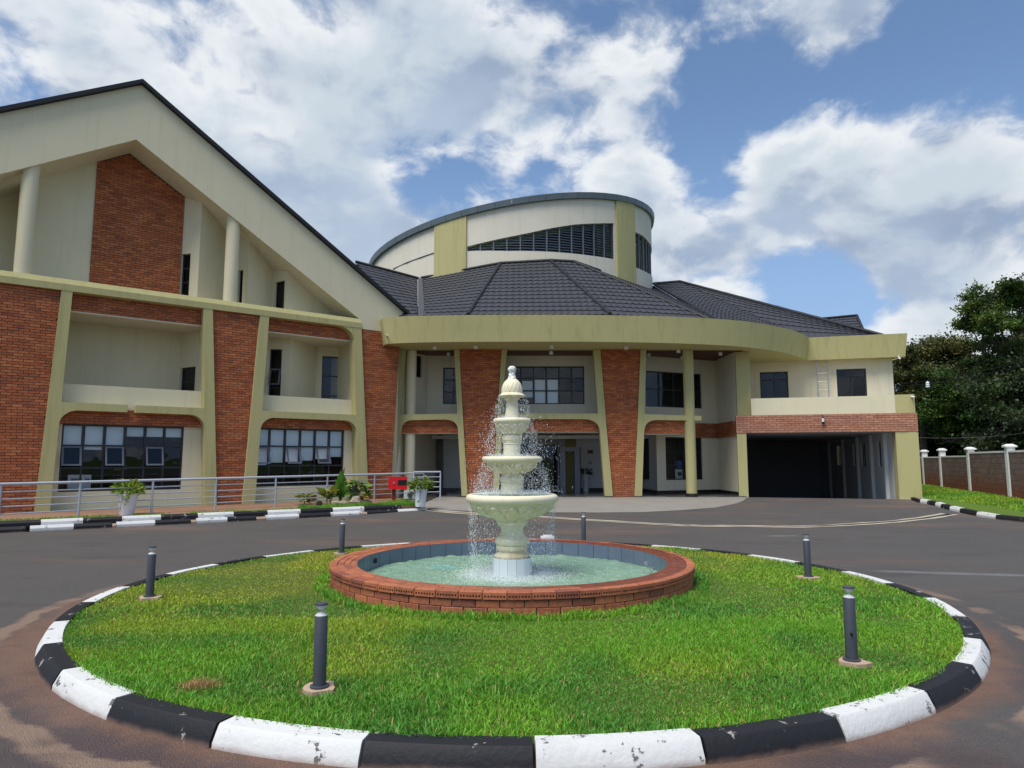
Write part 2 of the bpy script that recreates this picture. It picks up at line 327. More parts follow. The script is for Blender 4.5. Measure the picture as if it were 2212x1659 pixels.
class MB:
    def __init__(s): s.v = []; s.f = []; s.m = []; s.r = []; s.rnd = None
    def face(s, pts, mi=0):
        k = len(s.v); s.v += [tuple(p) for p in pts]; s.f.append(tuple(range(k, k+len(pts)))); s.m.append(mi); s.r.append(s.rnd or 0.0)
    def mesh(s, vs, fs, mi=0):
        k = len(s.v); s.v += [tuple(p) for p in vs]
        for f in fs: s.f.append(tuple(k+i for i in f)); s.m.append(mi); s.r.append(s.rnd or 0.0)
    def box(s, a, b, mi=0):
        x0, y0, z0 = a; x1, y1, z1 = b
        s.mesh([(x0,y0,z0),(x1,y0,z0),(x1,y1,z0),(x0,y1,z0),(x0,y0,z1),(x1,y0,z1),(x1,y1,z1),(x0,y1,z1)],
               [(0,3,2,1),(4,5,6,7),(0,1,5,4),(1,2,6,5),(2,3,7,6),(3,0,4,7)], mi)
    def prism(s, pl, poly, o0, o1, mi=0):       # polygon (s,z) extruded from off o0 (back) to o1 (front)
        n = len(poly); A = [pl.w(a, z, o1) for a, z in poly]; B = [pl.w(a, z, o0) for a, z in poly]
        s.mesh(A+B, [tuple(range(n)), tuple(range(2*n-1, n-1, -1))]+[(i, i+n, (i+1) % n+n, (i+1) % n) for i in range(n)], mi)
    def rect(s, pl, s0, s1, z0, z1, o0, o1, mi=0): s.prism(pl, [(s0,z0),(s1,z0),(s1,z1),(s0,z1)], o0, o1, mi)
    def tube(s, pts, rad, n=8, mi=0, cap=True):
        pts = [Vector(p) for p in pts]; N = len(pts)
        if not hasattr(rad, '__len__'): rad = [rad]*N
        rings = []; up = Vector((0, 0, 1))
        for i in range(N):
            d = (pts[min(i+1, N-1)]-pts[max(i-1, 0)]).normalized()
            a = d.cross(up if abs(d.z) < .95 else Vector((1, 0, 0))).normalized(); b = d.cross(a)
            rings += [pts[i]+(a*math.cos(2*PI*k/n)+b*math.sin(2*PI*k/n))*rad[i] for k in range(n)]
        fs = [(i*n+k, i*n+(k+1) % n, (i+1)*n+(k+1) % n, (i+1)*n+k) for i in range(N-1) for k in range(n)]
        if cap: fs += [tuple(range(n-1, -1, -1)), tuple((N-1)*n+k for k in range(n))]
        s.mesh(rings, fs, mi)
    def lathe(s, c, prof, n=32, mi=0, fn=None, cap=True):   # prof [(r,z)] bottom to top or any order
        vs = []
        for j, (r, z) in enumerate(prof):
            for k in range(n):
                th = 2*PI*k/n; rr = r + (fn(th, j, z) if fn else 0)
                vs.append((c[0]+rr*math.cos(th), c[1]+rr*math.sin(th), c[2]+z))
        fs = [(j*n+k, j*n+(k+1) % n, (j+1)*n+(k+1) % n, (j+1)*n+k) for j in range(len(prof)-1) for k in range(n)]
        if cap: fs += [tuple(range(n-1, -1, -1)), tuple((len(prof)-1)*n+k for k in range(n))]
        s.mesh(vs, fs, mi)
    def build(s, name, mats, parent=None, smooth=False, loc=None, recalc=True, **kw):
        if not isinstance(mats, (list, tuple)): mats = [mats]
        V = np.array(s.v, dtype=np.float32)
        if parent is not None: o0 = origin(parent)
        elif loc is not None: o0 = Vector(loc)
        else: mn = V.min(0); mx = V.max(0); o0 = Vector(((mn[0]+mx[0])/2, (mn[1]+mx[1])/2, mn[2]))
        me = bpy.data.meshes.new(name); me.from_pydata((V-np.array(o0, dtype=np.float32)).tolist(), [], s.f)
        for m in mats: me.materials.append(m)
        me.polygons.foreach_set('material_index', s.m)
        if any(s.r): a = me.attributes.new('rnd', 'FLOAT', 'FACE'); a.data.foreach_set('value', s.r)
        if recalc:
            import bmesh
            bm = bmesh.new(); bm.from_mesh(me); bmesh.ops.recalc_face_normals(bm, faces=bm.faces); bm.to_mesh(me); bm.free()
        if smooth:
            me.polygons.foreach_set('use_smooth', [True]*len(me.polygons)); me.set_sharp_from_angle(angle=math.radians(smooth if smooth is not True else 40))
        me.update(); o = bpy.data.objects.new(name, me); COL.objects.link(o)
        if parent is not None: o.parent = parent
        else: o.location = o0
        return setp(o, **kw)
def np_mesh(name, V, tris, tint, material, loc=(0, 0, 0), parent=None, **kw):
    me = bpy.data.meshes.new(name); n = len(V); m = len(tris); k = tris.shape[1]
    me.vertices.add(n); me.vertices.foreach_set('co', V.astype(np.float32).ravel())
    me.loops.add(m*k); me.loops.foreach_set('vertex_index', tris.astype(np.int32).ravel())
    me.polygons.add(m); me.polygons.foreach_set('loop_start', np.arange(0, m*k, k, dtype=np.int32))
    me.update(calc_edges=True); me.materials.append(material)
    if tint is not None:
        a = me.color_attributes.new('tint', 'FLOAT_COLOR', 'POINT'); c = np.ones((n, 4), np.float32); c[:, :3] = tint; a.data.foreach_set('color', c.ravel())
    o = bpy.data.objects.new(name, me); COL.objects.link(o); o.location = loc; o.parent = parent
    return setp(o, **kw)
def wall(mb, pl, s0, s1, z0, z1, off, holes=(), depth=.18, mi=0):
    ss = sorted({s0, s1, *[h[0] for h in holes], *[h[1] for h in holes]}); zs = sorted({z0, z1, *[h[2] for h in holes], *[h[3] for h in holes]})
    for i in range(len(ss)-1):
        for j in range(len(zs)-1):
            a, b, c, d = ss[i], ss[i+1], zs[j], zs[j+1]
            if a < s0-1e-6 or b > s1+1e-6 or c < z0-1e-6 or d > z1+1e-6: continue
            if any(h[0]-1e-6 <= a and b <= h[1]+1e-6 and h[2]-1e-6 <= c and d <= h[3]+1e-6 for h in holes): continue
            mb.face([pl.w(a,c,off), pl.w(b,c,off), pl.w(b,d,off), pl.w(a,d,off)], mi)
    for (a, b, c, d) in holes:
        q = [(a,c),(b,c),(b,d),(a,d)]
        for k in range(4):
            p, r = q[k], q[(k+1) % 4]; mb.face([pl.w(*p,off), pl.w(*r,off), pl.w(*r,off-depth), pl.w(*p,off-depth)], mi)
def arc(cx, cz, r, a0, a1, n=8): return [(cx+r*math.cos(math.radians(a0+(a1-a0)*k/n)), cz+r*math.sin(math.radians(a0+(a1-a0)*k/n))) for k in range(n+1)]
# ------------------------------------------------------------------ bricks
UNIT = None
def unit_box(material):
    mb = MB(); mb.box((-.5, -.5, -.5), (.5, .5, .5))
    me = bpy.data.meshes.new('brick'); me.from_pydata(mb.v, [], mb.f); me.materials.append(material); me.update(); return me
UB = {}
BR = []                                          # (pixel size, parent, mesh key, plane, s0, s1, z0, z1, off)
def bricks(parent, pl, xl, xr, z0, z1, off, mt=BRICK, L=.25, H=.078, j=.013, ztop=None, depth=.05):
    row = 0; z = z0
    while z < z1-.02:
        zb = min(z+H-j, z1); zm = (z+zb)/2; a = xl(zm); b = xr(zm); s = a - (L/2 if row % 2 else 0) - (L*.02*(row % 3))
        while s < b:
            s0 = max(s, a); s1 = min(s+L-j, b)
            if s1-s0 > .03 and (ztop is None or ztop((s0+s1)/2) > zb-.02):
                BR.append((parent, mt, pl, s0, s1, z, zb, off+random.uniform(.010, .022)))
            s += L
        z += H; row += 1
def backing(mb, pl, poly, o0, off): mb.prism(pl, poly, o0, off)
# ------------------------------------------------------------------ setting: ground
def sheet(name, pts_fn, z, material, **kw): pass
mb = MB(); R0 = 900
ys = [-R0, -60, -10, 4, 12, 19, 20, 21, 22, 23, 24, 25, 60, R0]; xs = [-R0, -60, -12, 0, 12, 60, R0]
for i in range(len(xs)-1):
    for k in range(len(ys)-1):
        if 25 <= ys[k] < 60 and 0 <= xs[i] < 60: continue
        mb.face([(xs[i],ys[k],g(0,ys[k])-.012),(xs[i+1],ys[k],g(0,ys[k])-.012),(xs[i+1],ys[k+1],g(0,ys[k+1])-.012),(xs[i],ys[k+1],g(0,ys[k+1])-.012)])
# ground round the garage ramp pit
for (a, b, c, d) in [(0, 8.6, 25, 60), (22, 60, 25, 60), (8.6, 22, 48, 60)]:
    mb.face([(a,c,.188),(b,c,.188),(b,d,.188),(a,d,.188)])
mb.build('ground', GROUND, kind='structure', recalc=False)
def drape(poly, z, material, name, step=1.0, **kw):      # a flat polygon cut into strips in y that follow the rise
    import bmesh
    bm = bmesh.new(); vs = [bm.verts.new((p[0], p[1], 0)) for p in poly]; bm.faces.new(vs); bmesh.ops.triangulate(bm, faces=bm.faces[:])
    for y in [19, 19.7, 20.4, 21.1, 21.8, 22.5, 23.2, 24, 25]:
        bmesh.ops.bisect_plane(bm, geom=bm.verts[:]+bm.edges[:]+bm.faces[:], plane_co=(0, y, 0), plane_no=(0, 1, 0))
    bmesh.ops.triangulate(bm, faces=bm.faces[:])
    for v in bm.verts: v.co.z = g(v.co.x, v.co.y)+z
    bmesh.ops.recalc_face_normals(bm, faces=bm.faces)
    me = bpy.data.meshes.new(name); bm.to_mesh(me); bm.free(); me.materials.append(material)
    o = bpy.data.objects.new(name, me); COL.objects.link(o); return setp(o, **kw)
def hg(x, y):                                   # photo point -> on the rising ground
    z = 0
    for _ in range(12): p = hz(x, y, z); z = .5*z+.5*g(p.x, p.y)
    return p
KP0 = hz(0, 1152, 0); KP1 = hz(925, 1105, .02); KL = Pl(KP0, (KP1.x-KP0.x, KP1.y-KP0.y))
kend = KL.s_(925, 1105)
k_a = KL.w(-14, 0); k_b = KL.w(kend, 0)
rk = [(1987,1086),(2002.5,1089),(2019.9,1093),(2032,1097),(2051,1102),(2072.6,1107),(2109,1115),(2150,1122),(2212,1129)]
RK = [hg(*p) for p in rk]; RK += [RK[-1]+(RK[-1]-RK[-2])*k+Vector((.1, -.12, 0))*k*k*.3 for k in (1, 2, 3, 4, 5)]
G0 = hg(1615, 1074); G1 = hg(1985, 1080)
road = [(-60, -30), (-60, k_a.y-30), (k_a.x, k_a.y), (k_b.x, k_b.y), (k_b.x+.6, 26.0), (G0.x, 26.2), (G1.x, 24.9)] + [(p.x, p.y) for p in RK] + [(60, RK[-1].y-6), (60, -30)]
drape(road, .0, ASPH, 'driveway', kind='structure')
ap = [hg(922,1101), hg(1026,1104), hg(1100,1106), hg(1172,1107), hg(1300,1107.5), hg(1390,1106.5), hg(1470,1102.5), hg(1547,1096.5), hg(1590,1088), hg(1606,1082), hg(1614,1075)]
apoly = [(p.x, p.y) for p in ap] + [(ap[-1].x-.1, 26.9), (-3.9, 26.9), (-3.2, 24.2)]
drape(apoly, .006, APRON, 'forecourt_paving', kind='structure')
# drain channel
dr = [hg(*p) for p in [(926,1102.5),(1026,1110.6),(1156,1116.5),(1290,1125),(1440,1134),(1498,1136.4),(1611,1137.5),(1724,1138.8),(1837,1133.8),(1950,1125.7),(2054,1111)]]
def smooth_path(P, n=5):
    out = []
    for i in range(len(P)-1):
        a = P[max(i-1, 0)]; b = P[i]; c = P[i+1]; d = P[min(i+2, len(P)-1)]
        for k in range(n):
            t = k/n; out.append(.5*((2*b)+(c-a)*t+(2*a-5*b+4*c-d)*t*t+(3*b-a-3*c+d)*t**3))
    return out+[P[-1]]
DR = smooth_path(dr)
def strip(mb, path, a, b, z, mi=0, jit=0):
    L = []
    for i, p in enumerate(path):
        d = (path[min(i+1, len(path)-1)]-path[max(i-1, 0)]); n = Vector((-d.y, d.x, 0)).normalized()
        L.append((p+n*(a+random.uniform(-jit, jit)), p+n*(b+random.uniform(-jit, jit))))
    for i in range(len(L)-1):
        q = [L[i][0], L[i+1][0], L[i+1][1], L[i][1]]; mb.face([(v.x, v.y, g(v.x, v.y)+z) for v in q], mi)
dc = empty('drain_channel', DR[0], 'long curved drain channel with pale concrete edges crossing the driveway', 'drain')
mb = MB(); strip(mb, DR, -.20, -.055, .010, jit=.035); strip(mb, DR, .055, .24, .010, jit=.05); mb.build('concrete_edge', CONC, dc, recalc=False)
mb = MB(); strip(mb, DR, -.055, .055, .007); mb.build('grate', BLACKP, dc, recalc=False)
mb = MB(); strip(mb, DR[int(len(DR)*.72):], -.02, .11, .0125); mb.build('open_channel', BLACKP, dc, recalc=False)
# ------------------------------------------------------------------ roundabout island
ZI = .12; RI = 4.64
NS = 32
ph0 = math.atan2((hz(1156, 1600, ZI)-CEN).y, (hz(1156, 1600, ZI)-CEN).x)
kb = empty('kerb', CEN); setp(kb, kind='structure')
def kerb_arc(a0, a1, r_out, zc):
    mb = MB(); prof = [(r_out+.055, -.02), (r_out+.05, .03), (r_out+.008, zc-.012), (r_out-.004, zc), (r_out-.125, zc), (r_out-.13, -.02)]
    n = 7; P = []
    for i in range(n+1):
        a = a0+(a1-a0)*i/n
        P.append([(CEN.x+(r+(noise.noise(Vector((a*9, r*5, z*9)))*.006))*math.cos(a), CEN.y+(r+(noise.noise(Vector((a*9, r*5, z*9)))*.006))*math.sin(a), z+noise.noise(Vector((a*7, 3, r*4)))*.004) for r, z in prof])
    m = len(prof); vs = [p for q in P for p in q]
    fs = [(i*m+k, (i+1)*m+k, (i+1)*m+k+1, i*m+k+1) for i in range(n) for k in range(m-1)]+[tuple(range(m)), tuple(n*m+k for k in range(m-1, -1, -1))]
    mb.mesh(vs, fs); return mb
for i in range(NS):
    a0 = ph0+2*PI*i/NS; a1 = ph0+2*PI*(i+1)/NS-.0035
    o = kerb_arc(a0, a1, RI+random.uniform(-.006, .006), ZI+random.uniform(-.004, .004)).build('kerb_stone', KW if i % 2 == 0 else KB, kb, smooth=30)
    if i % 2: o['label'] = 'black painted kerb stone'
mb = MB(); mb.lathe((CEN.x, CEN.y, 0), [(RI-.11, -.01), (RI-.11, .085), (RI-.3, .095), (2.4, .10), (2.0, .10)], 96, cap=False); mb.face([(0,0,0),(0.01,0,0),(0,.01,0)])
mb = MB(); mb.lathe((CEN.x, CEN.y, 0), [(RI-.11, -.01), (RI-.11, .085), (RI-.4, .095), (0.05, .10)], 96, cap=False)
def turffn(t, b, P):
    t.l.new(t.mix(t.noise(P, 6, 6), (.06, .10, .02, 1), (.11, .12, .035, 1)), b.inputs['Base Color'])
TURF = mat('turf soil', turffn, rough=1, spec=.05)
mb.build('island_turf', TURF, kind='structure')
def vnoise(x, y, s, seed=0):                    # cheap smooth value noise
    r = np.random.default_rng(seed).random((64, 64)); u = x*s % 64; v = y*s % 64
    i = np.floor(u).astype(int) % 64; j = np.floor(v).astype(int) % 64; a = u-np.floor(u); b = v-np.floor(v)
    a = a*a*(3-2*a); b = b*b*(3-2*b); i1 = (i+1) % 64; j1 = (j+1) % 64
    return (r[i,j]*(1-a)+r[i1,j]*a)*(1-b)+(r[i,j1]*(1-a)+r[i1,j1]*a)*b
def grass(name, X, Y, Z, h, w, tint, material=GRASS, lean=.6, **kw):
    n = len(X); th = rng.random(n)*2*PI; ln = (rng.random(n)*.9+.1)*lean; hh = h*(.55+.6*rng.random(n)); ww = w*(.7+.6*rng.random(n))
    dx, dy = np.cos(th), np.sin(th); px, py = -dy, dx
    fa = rng.random(n)*2*PI; px = np.cos(fa); py = np.sin(fa)
    V = np.zeros((n, 5, 3))
    lx = dx*ln*hh; ly = dy*ln*hh
    for k, (t, wd) in enumerate([(0, .5), (0, -.5), (.55, .45), (.55, -.45), (1, 0)]):
        V[:, k, 0] = X+px*ww*wd+lx*t*t; V[:, k, 1] = Y+py*ww*wd+ly*t*t; V[:, k, 2] = Z+hh*(t*(1-.35*ln*t))
    base = np.arange(n)[:, None]*5
    T = np.concatenate([base+np.array([[0,1,3]]), base+np.array([[0,3,2]]), base+np.array([[2,3,4]])], 0)
    tc = np.repeat(tint[:, None, :], 5, 1).reshape(-1, 3)
    o = Vector((float(X.mean()), float(Y.mean()), float(Z.min())))
    return np_mesh(name, V.reshape(-1, 3)-np.array(o), T, tc, material, loc=o, **kw)
def grass_tint(X, Y, yellow):
    n = len(X); a = np.array([.155, .37, .028]); b = np.array([.40, .42, .035]); d = np.array([.085, .26, .035]); s = np.array([.42, .30, .10])
    f = np.clip(yellow+.35*(rng.random(n)-.5), 0, 1)[:, None]; c = a*(1-f)+b*f
    k = np.clip((vnoise(X, Y, 1.7, 3)-.42)*2.6, 0, 1)[:, None]*.85; c = c*(1-k)+d*k
    dead = (rng.random(n) < .03+.10*np.clip(yellow, 0, 1))[:, None]; c = np.where(dead, s, c)
    return c*(.85+.55*rng.random(n))[:, None]
POOLC = Vector((0.0, 9.03, 0)); RO, RIN, ZR = 2.28, 1.96, .34
def island_grass(rank, n, hmul):
    ang = rng.random(n)*2*PI; r = np.sqrt(rng.random(n))*(RI-.10); X = CEN.x+r*np.cos(ang); Y = CEN.y+r*np.sin(ang)
    keep = np.hypot(X-POOLC.x, Y-POOLC.y) > RO+.01
    if rank == 0: keep &= Y < 6.6
    elif rank == 1: keep &= (Y >= 6.2)
    X = X[keep]; Y = Y[keep]; rr = np.hypot(X-CEN.x, Y-CEN.y)
    long = np.clip((vnoise(X, Y, 1.1, 11)-.3)*1.6, 0, 1)
    yel = np.clip(vnoise(X, Y, .8, 5)*.9+.25*(Y-8)/4+np.clip(-X-.8, 0, 1)*.5*np.clip((Y-6.0)/2.0, 0, 1)+np.clip(X-1.5, 0, 1)*.12-.20, 0, 1)*.95
    short = np.clip((Y-6.5)/3, 0, 1)*np.where(X < 0, 1, .6)
    h = (.030+.040*long)*(1-.42*short)*hmul
    return X, Y, rr, h, yel
X, Y, rr, h, yel = island_grass(0, 420000, 1.0); Z = np.full(len(X), .095)
X2, Y2, _, h2, yel2 = island_grass(1, 170000, 1.0)
X = np.concatenate([X, X2]); Y = np.concatenate([Y, Y2]); h = np.concatenate([h, h2]); yel = np.concatenate([yel, yel2])
# longer blades round the pool foot and against the kerb
edge = np.hypot(X-CEN.x, Y-CEN.y) > RI-.26
h = h*np.where(edge, .8+1.1*vnoise(X, Y, 2.3, 14), 1)
n = 9000; a = rng.random(n)*2*PI; r = RO+.02+rng.random(n)**1.5*.16
X = np.concatenate([X, POOLC.x+r*np.cos(a)]); Y = np.concatenate([Y, POOLC.y+r*np.sin(a)]); h = np.concatenate([h, .06+.07*vnoise(r*np.cos(a), r*np.sin(a), 3.1, 2)]); yel = np.concatenate([yel, np.full(n, .05)])
pads = [hz(690,1485,ZI), hz(1840,1427,ZI), hz(1746,1246,ZI), hz(323,1289,ZI), hz(738,1194,ZI), Vector((1.3, 12.62, ZI))]
k = np.ones(len(X), bool)
for p in pads: k &= np.hypot((X-p.x), (Y-p.y)*1.0) > .13+.03*rng.random(len(X))
X, Y, h, yel = X[k], Y[k], h[k], yel[k]
wdt = np.where(Y < 6.6, .0078, .011)
grass('island_grass', X, Y, np.full(len(X), .09), h, wdt, grass_tint(X, Y, yel), lean=1.0, kind='stuff', label='green lawn grass covering the round island about the fountain', cat='grass')
# ------------------------------------------------------------------ bollard lights
def make_bollard():
    t = empty('bollard_light', (0, 0, 0))
    mb = MB(); mb.lathe((0,0,0), [(.062,0),(.062,.012),(.05,.014)], 20); o = mb.build('base_flange', BOLL, t, smooth=True)
    mb = MB(); mb.lathe((0,0,0), [(.0425,.012),(.0425,.45),(.0405,.453)], 24); mb.build('post', BOLL, t, smooth=True)
    mb = MB(); mb.lathe((0,0,0), [(.040,.4535),(.040,.457),(.022,.470),(.006,.477),(.006,.480)], 20); mb.build('reflector', WHITEP, t, smooth=True)
    mb = MB(); mb.lathe((0,0,0), [(.006,.490),(.020,.497),(.0385,.514),(.0385,.5215)], 20); mb.build('lens', WHITEP, t, smooth=True)
    mb = MB(); mb.lathe((0,0,0), [(.041,.4535),(.041,.5215)], 24, cap=False); mb.build('glass_ring', CLEAR, t, smooth=True)
    mb = MB(); mb.lathe((0,0,0), [(.043,.522),(.0435,.530),(.041,.535)], 24); mb.build('cap', BOLL, t, smooth=True)
    return t
def copy_tree(o, parent=None):
    c = o.copy(); COL.objects.link(c); c.parent = parent
    for ch in list(o.children): copy_tree(ch, c)
    return c
bl = ['dark grey bollard light nearest the camera, left of centre on the lawn', 'dark grey bollard light on the near right lawn with a black spot on its post', 'dark grey bollard light by the far right kerb of the island',
      'dark grey bollard light on a broken concrete pad at the left edge of the island', 'dark grey bollard light behind the left of the pool', 'dark grey bollard light behind the right of the pool, in front of the forecourt']
pl_lab = ['bollard nearest the camera', 'black-spotted bollard on the near right lawn', 'bollard by the far right kerb', 'bollard at the left edge of the island', 'bollard behind the left of the pool', 'bollard behind the right of the pool']
b0 = make_bollard()
for i, p in enumerate(pads):
    o = b0 if i == 0 else copy_tree(b0)
    o.location = (p.x, p.y, ZI+.004); o.rotation_euler = (random.uniform(-.008, .008), random.uniform(-.012, .012), random.random()*6)
    setp(o, bl[i], 'bollard light', 'bollard lights round the island')
    mb = MB(); n = 11; rr = [random.uniform(.09, .165) for _ in range(n)]
    top = [(p.x+rr[k]*math.cos(2*PI*k/n), p.y+.85*rr[k]*math.sin(2*PI*k/n), ZI+.002+random.uniform(0, .003)) for k in range(n)]; bot = [(q[0], q[1], .07) for q in top]
    mb.mesh(top+bot, [tuple(range(n))]+[(k, k+n, (k+1) % n+n, (k+1) % n) for k in range(n)])
    mb.build('concrete_pad', PAD, label='rough concrete pad under the '+pl_lab[i], cat='concrete pad', group='pads under the bollard lights')
p = pads[1]; mb = MB(); mb.lathe((p.x-.012, p.y-.0435, ZI+.19), [(.001, 0), (.009, .004), (.011, .014), (.006, .026), (.001, .03)], 8); mb.build('black_spot', BLACKP, label='small black blob stuck on the near right bollard', cat='blob', smooth=True)
# dry straw tuft on the lawn
p = hz(430, 1477, ZI); n = 420; X = p.x+rng.normal(0, .06, n); Y = p.y+rng.normal(0, .05, n)
grass('straw_tuft', X, Y, np.full(n, .105), np.full(n, .05), np.full(n, .004), np.tile([.45, .27, .12], (n, 1))*(.6+.8*rng.random((n, 1))), lean=1.6, kind='stuff', label='tuft of dry brown straw on the near left lawn', cat='straw')
# ------------------------------------------------------------------ brick pool
pool = empty('fountain_pool', (POOLC.x, POOLC.y, .09), 'round low red brick pool with perforated rim bricks and green water', 'pool')
ob = origin(pool)
mb = MB(); mb.lathe((POOLC.x, POOLC.y, 0), [(RO-.035, .0), (RO-.035, .255), (RO-.02, ZR-.014), (RIN+.015, ZR-.014), (RIN+.012, .0)], 96, cap=False); mb.build('mortar_core', MORTARL, pool, smooth=True)
def arcbrick(c, r0, r1, z0, z1, dth, n=2, bev=.006):
    mb = MB(); P = []
    for i in range(n+1):
        a = -dth/2+dth*i/n
        P.append([(c[0]+r*math.cos(a), c[1]+r*math.sin(a), z) for r, z in [(r0, z0), (r1, z0), (r1, z1-bev), (r1-bev, z1), (r0, z1)]])
    m = 5; vs = [p for q in P for p in q]
    fs = [(i*m+k, (i+1)*m+k, (i+1)*m+(k+1) % m, i*m+(k+1) % m) for i in range(n) for k in range(m)]+[tuple(range(m)), tuple(n*m+k for k in range(m-1, -1, -1))]
    mb.mesh(vs, fs); return mb
def holed_brick(r0, r1, z0, z1, dth):           # rim brick, row of cored holes on its outer face
    mb = MB(); nc = 15; zz = [z0, z0+(z1-z0)*.30, z0+(z1-z0)*.58, z1]
    def P(i, z, r=r1): a = -dth/2+dth*i/nc; return (r*math.cos(a), r*math.sin(a), z)
    for i in range(nc):
        for j in range(3):
            if j == 1 and i % 2 == 1:
                q = [P(i,zz[1]), P(i+1,zz[1]), P(i+1,zz[2]), P(i,zz[2])]; d = [P(i,zz[1],r1-.02), P(i+1,zz[1],r1-.02), P(i+1,zz[2],r1-.02), P(i,zz[2],r1-.02)]
                for k in range(4): mb.face([q[k], q[(k+1) % 4], d[(k+1) % 4], d[k]], 1)
                mb.face(d, 1)
            else: mb.face([P(i,zz[j]), P(i+1,zz[j]), P(i+1,zz[j+1]), P(i,zz[j+1])])
        mb.face([P(i,z1), P(i+1,z1), P(i+1,z1+.006,r1-.008), P(i,z1+.006,r1-.008)])
        mb.face([P(i,z1+.006,r1-.008), P(i+1,z1+.006,r1-.008), P(i+1,z1+.006,r0), P(i,z1+.006,r0)])
        mb.face([P(i,z0), P(i+1,z0), P(i+1,z0,r0), P(i,z0,r0)])
    for i in (0, nc): mb.face([P(i,z0), P(i,z1), P(i,z1+.006,r1-.008), P(i,z1+.006,r0), P(i,z0,r0)])
    return mb
def ring(mbp, N, phase, name, mats, parent, key):
    me = None
    for k in range(N):
        a = phase+2*PI*k/N
        tilt = random.uniform(-.003, .003)
        RINGS.append((key, mbp, mats, a, parent, tilt))
RINGS = []
NBR = 60
for c_, (z0, z1) in enumerate([(.035, .105), (.113, .183), (.191, .258)]):
    ring(arcbrick((0,0), RO-.10, RO-.012+(.0), z0, z1, 2*PI/NBR-.0058), NBR, (c_ % 2)*PI/NBR, 'brick', [BRICKW], pool, 'c%d' % c_)
ring(holed_brick(RO-.085, RO+.006, .268, ZR-.006, 2*PI/NBR-.004), NBR, PI/NBR*.6, 'brick', [BRICKW, BLACKP], pool, 'rim')
for c_, (ra, rb, nn) in enumerate([(RO-.165, RO-.091, 58), (RO-.242, RO-.171, 56), (RIN, RO-.248, 54)]):
    ring(arcbrick((0,0), ra, rb, ZR-.03, ZR-.001-.002*c_, 2*PI/nn-.0048, bev=.004), nn, .03*c_, 'brick', [BRICKW if c_ < 1 else BRICKWET], pool, 't%d' % c_)
# sort: the 300 that show largest stay single bricks
def dist_of(r): a = r[3]; return math.hypot(POOLC.x+RO*math.cos(a), POOLC.y+RO*math.sin(a)) + (2.0 if r[0] == 'c0' else 0) + (1.5 if r[0][0] == 'c' and math.sin(a) > .25 else 0)
RINGS.sort(key=dist_of); MC = {}
rest = MB()
for k, (key, mbp, mats, a, parent, tilt) in enumerate(RINGS):
    if k < 300:
        if key in ('t0', 't1', 't2'):
            wet = math.cos(a) > (.35 if key == 't0' else -.1)+random.uniform(-.15, .15); key += 'w' if wet else 'd'; mats = [BRICKWET if wet else BRICKW]
        if key not in MC:
            o = MB.build(mbp, 'brick', mats, None, loc=(0, 0, 0)); MC[key] = o.data; o.name = 'brick'
        else: o = bpy.data.objects.new('brick', MC[key]); COL.objects.link(o)
        o.parent = pool; o.location = Vector((0, 0, -ob.z+tilt*.5)); o.rotation_euler = (0, 0, a)
    else:
        ca, sa = math.cos(a), math.sin(a); rest.rnd = random.random()+.001
        off = {'BRICKW': 0}; mi = {'pool brick': 0, 'wet rim brick': 1}[mats[0].name]
        vs = [(POOLC.x+x*ca-y*sa, POOLC.y+x*sa+y*ca, z+tilt*.5) for x, y, z in mbp.v]
        base = len(rest.v); rest.v += vs
        for f, m_ in zip(mbp.f, mbp.m): rest.f.append(tuple(base+i for i in f)); rest.m.append(2 if m_ else mi); rest.r.append(rest.rnd)
rest.build('brick', [BRICKW, BRICKWET, BLACKP], pool, kind='stuff')
NT_ = 46; pw = empty('tiled_lining', (POOLC.x, POOLC.y, .09), parent=pool)
tm = arcbrick((0,0), RIN-.006, RIN+.006, .02, ZR-.01, 2*PI/NT_-.004, bev=.001).build('tile', TILEB, None, loc=(0,0,0)); tmd = tm.data
for k in range(NT_):
    o = tm if k == 0 else bpy.data.objects.new('tile', tmd)
    if k: COL.objects.link(o)
    o.parent = pw; o.location = (0, 0, -.09); o.rotation_euler = (0, 0, 2*PI*k/NT_)
# water with real ripples
n = 220; gx = np.linspace(-RIN, RIN, n); XX, YY = np.meshgrid(gx, gx)
def ripple(x, y):
    z = np.zeros_like(x); r = np.hypot(x, y)
    R2 = np.random.default_rng(4)
    for _ in range(46):
        a = R2.random()*2*PI; kx = R2.uniform(7, 55); z += np.sin(kx*(x*math.cos(a)+y*math.sin(a))+R2.random()*6.3)*.020/kx**.9
    for _ in range(26):
        a = R2.random()*2*PI; q = R2.uniform(.35, 1.0); cx, cy = q*math.cos(a), q*math.sin(a); rr = np.hypot(x-cx, y-cy); z += np.sin(rr*70+R2.random()*6)*.0014*np.exp(-rr*3.5)
    z += .006*np.exp(-((r-.5)/.28)**2)*np.sin(x*83+np.sin(y*61)*2)*np.sin(y*77+np.sin(x*55)*2)
    return z
ZZ = ripple(XX, YY)+.135-.09
V = np.stack([XX, YY, ZZ], -1).reshape(-1, 3); idx = np.arange(n*n).reshape(n, n)
cells = np.stack([idx[:-1,:-1], idx[:-1,1:], idx[1:,1:], idx[1:,:-1]], -1).reshape(-1, 4)
ctr = V[cells].mean(1); cells = cells[np.hypot(ctr[:,0], ctr[:,1]) < RIN-.002]
wo = np_mesh('water', V, cells, None, WATER, parent=pool, loc=(0, 0, 0)); wo.data.polygons.foreach_set('use_smooth', [True]*len(cells)); wo['label'] = 'rippled green water'
mb = MB(); mb.lathe((POOLC.x, POOLC.y, 0), [(RIN+.01, .012), (.01, .012)], 48, cap=False)
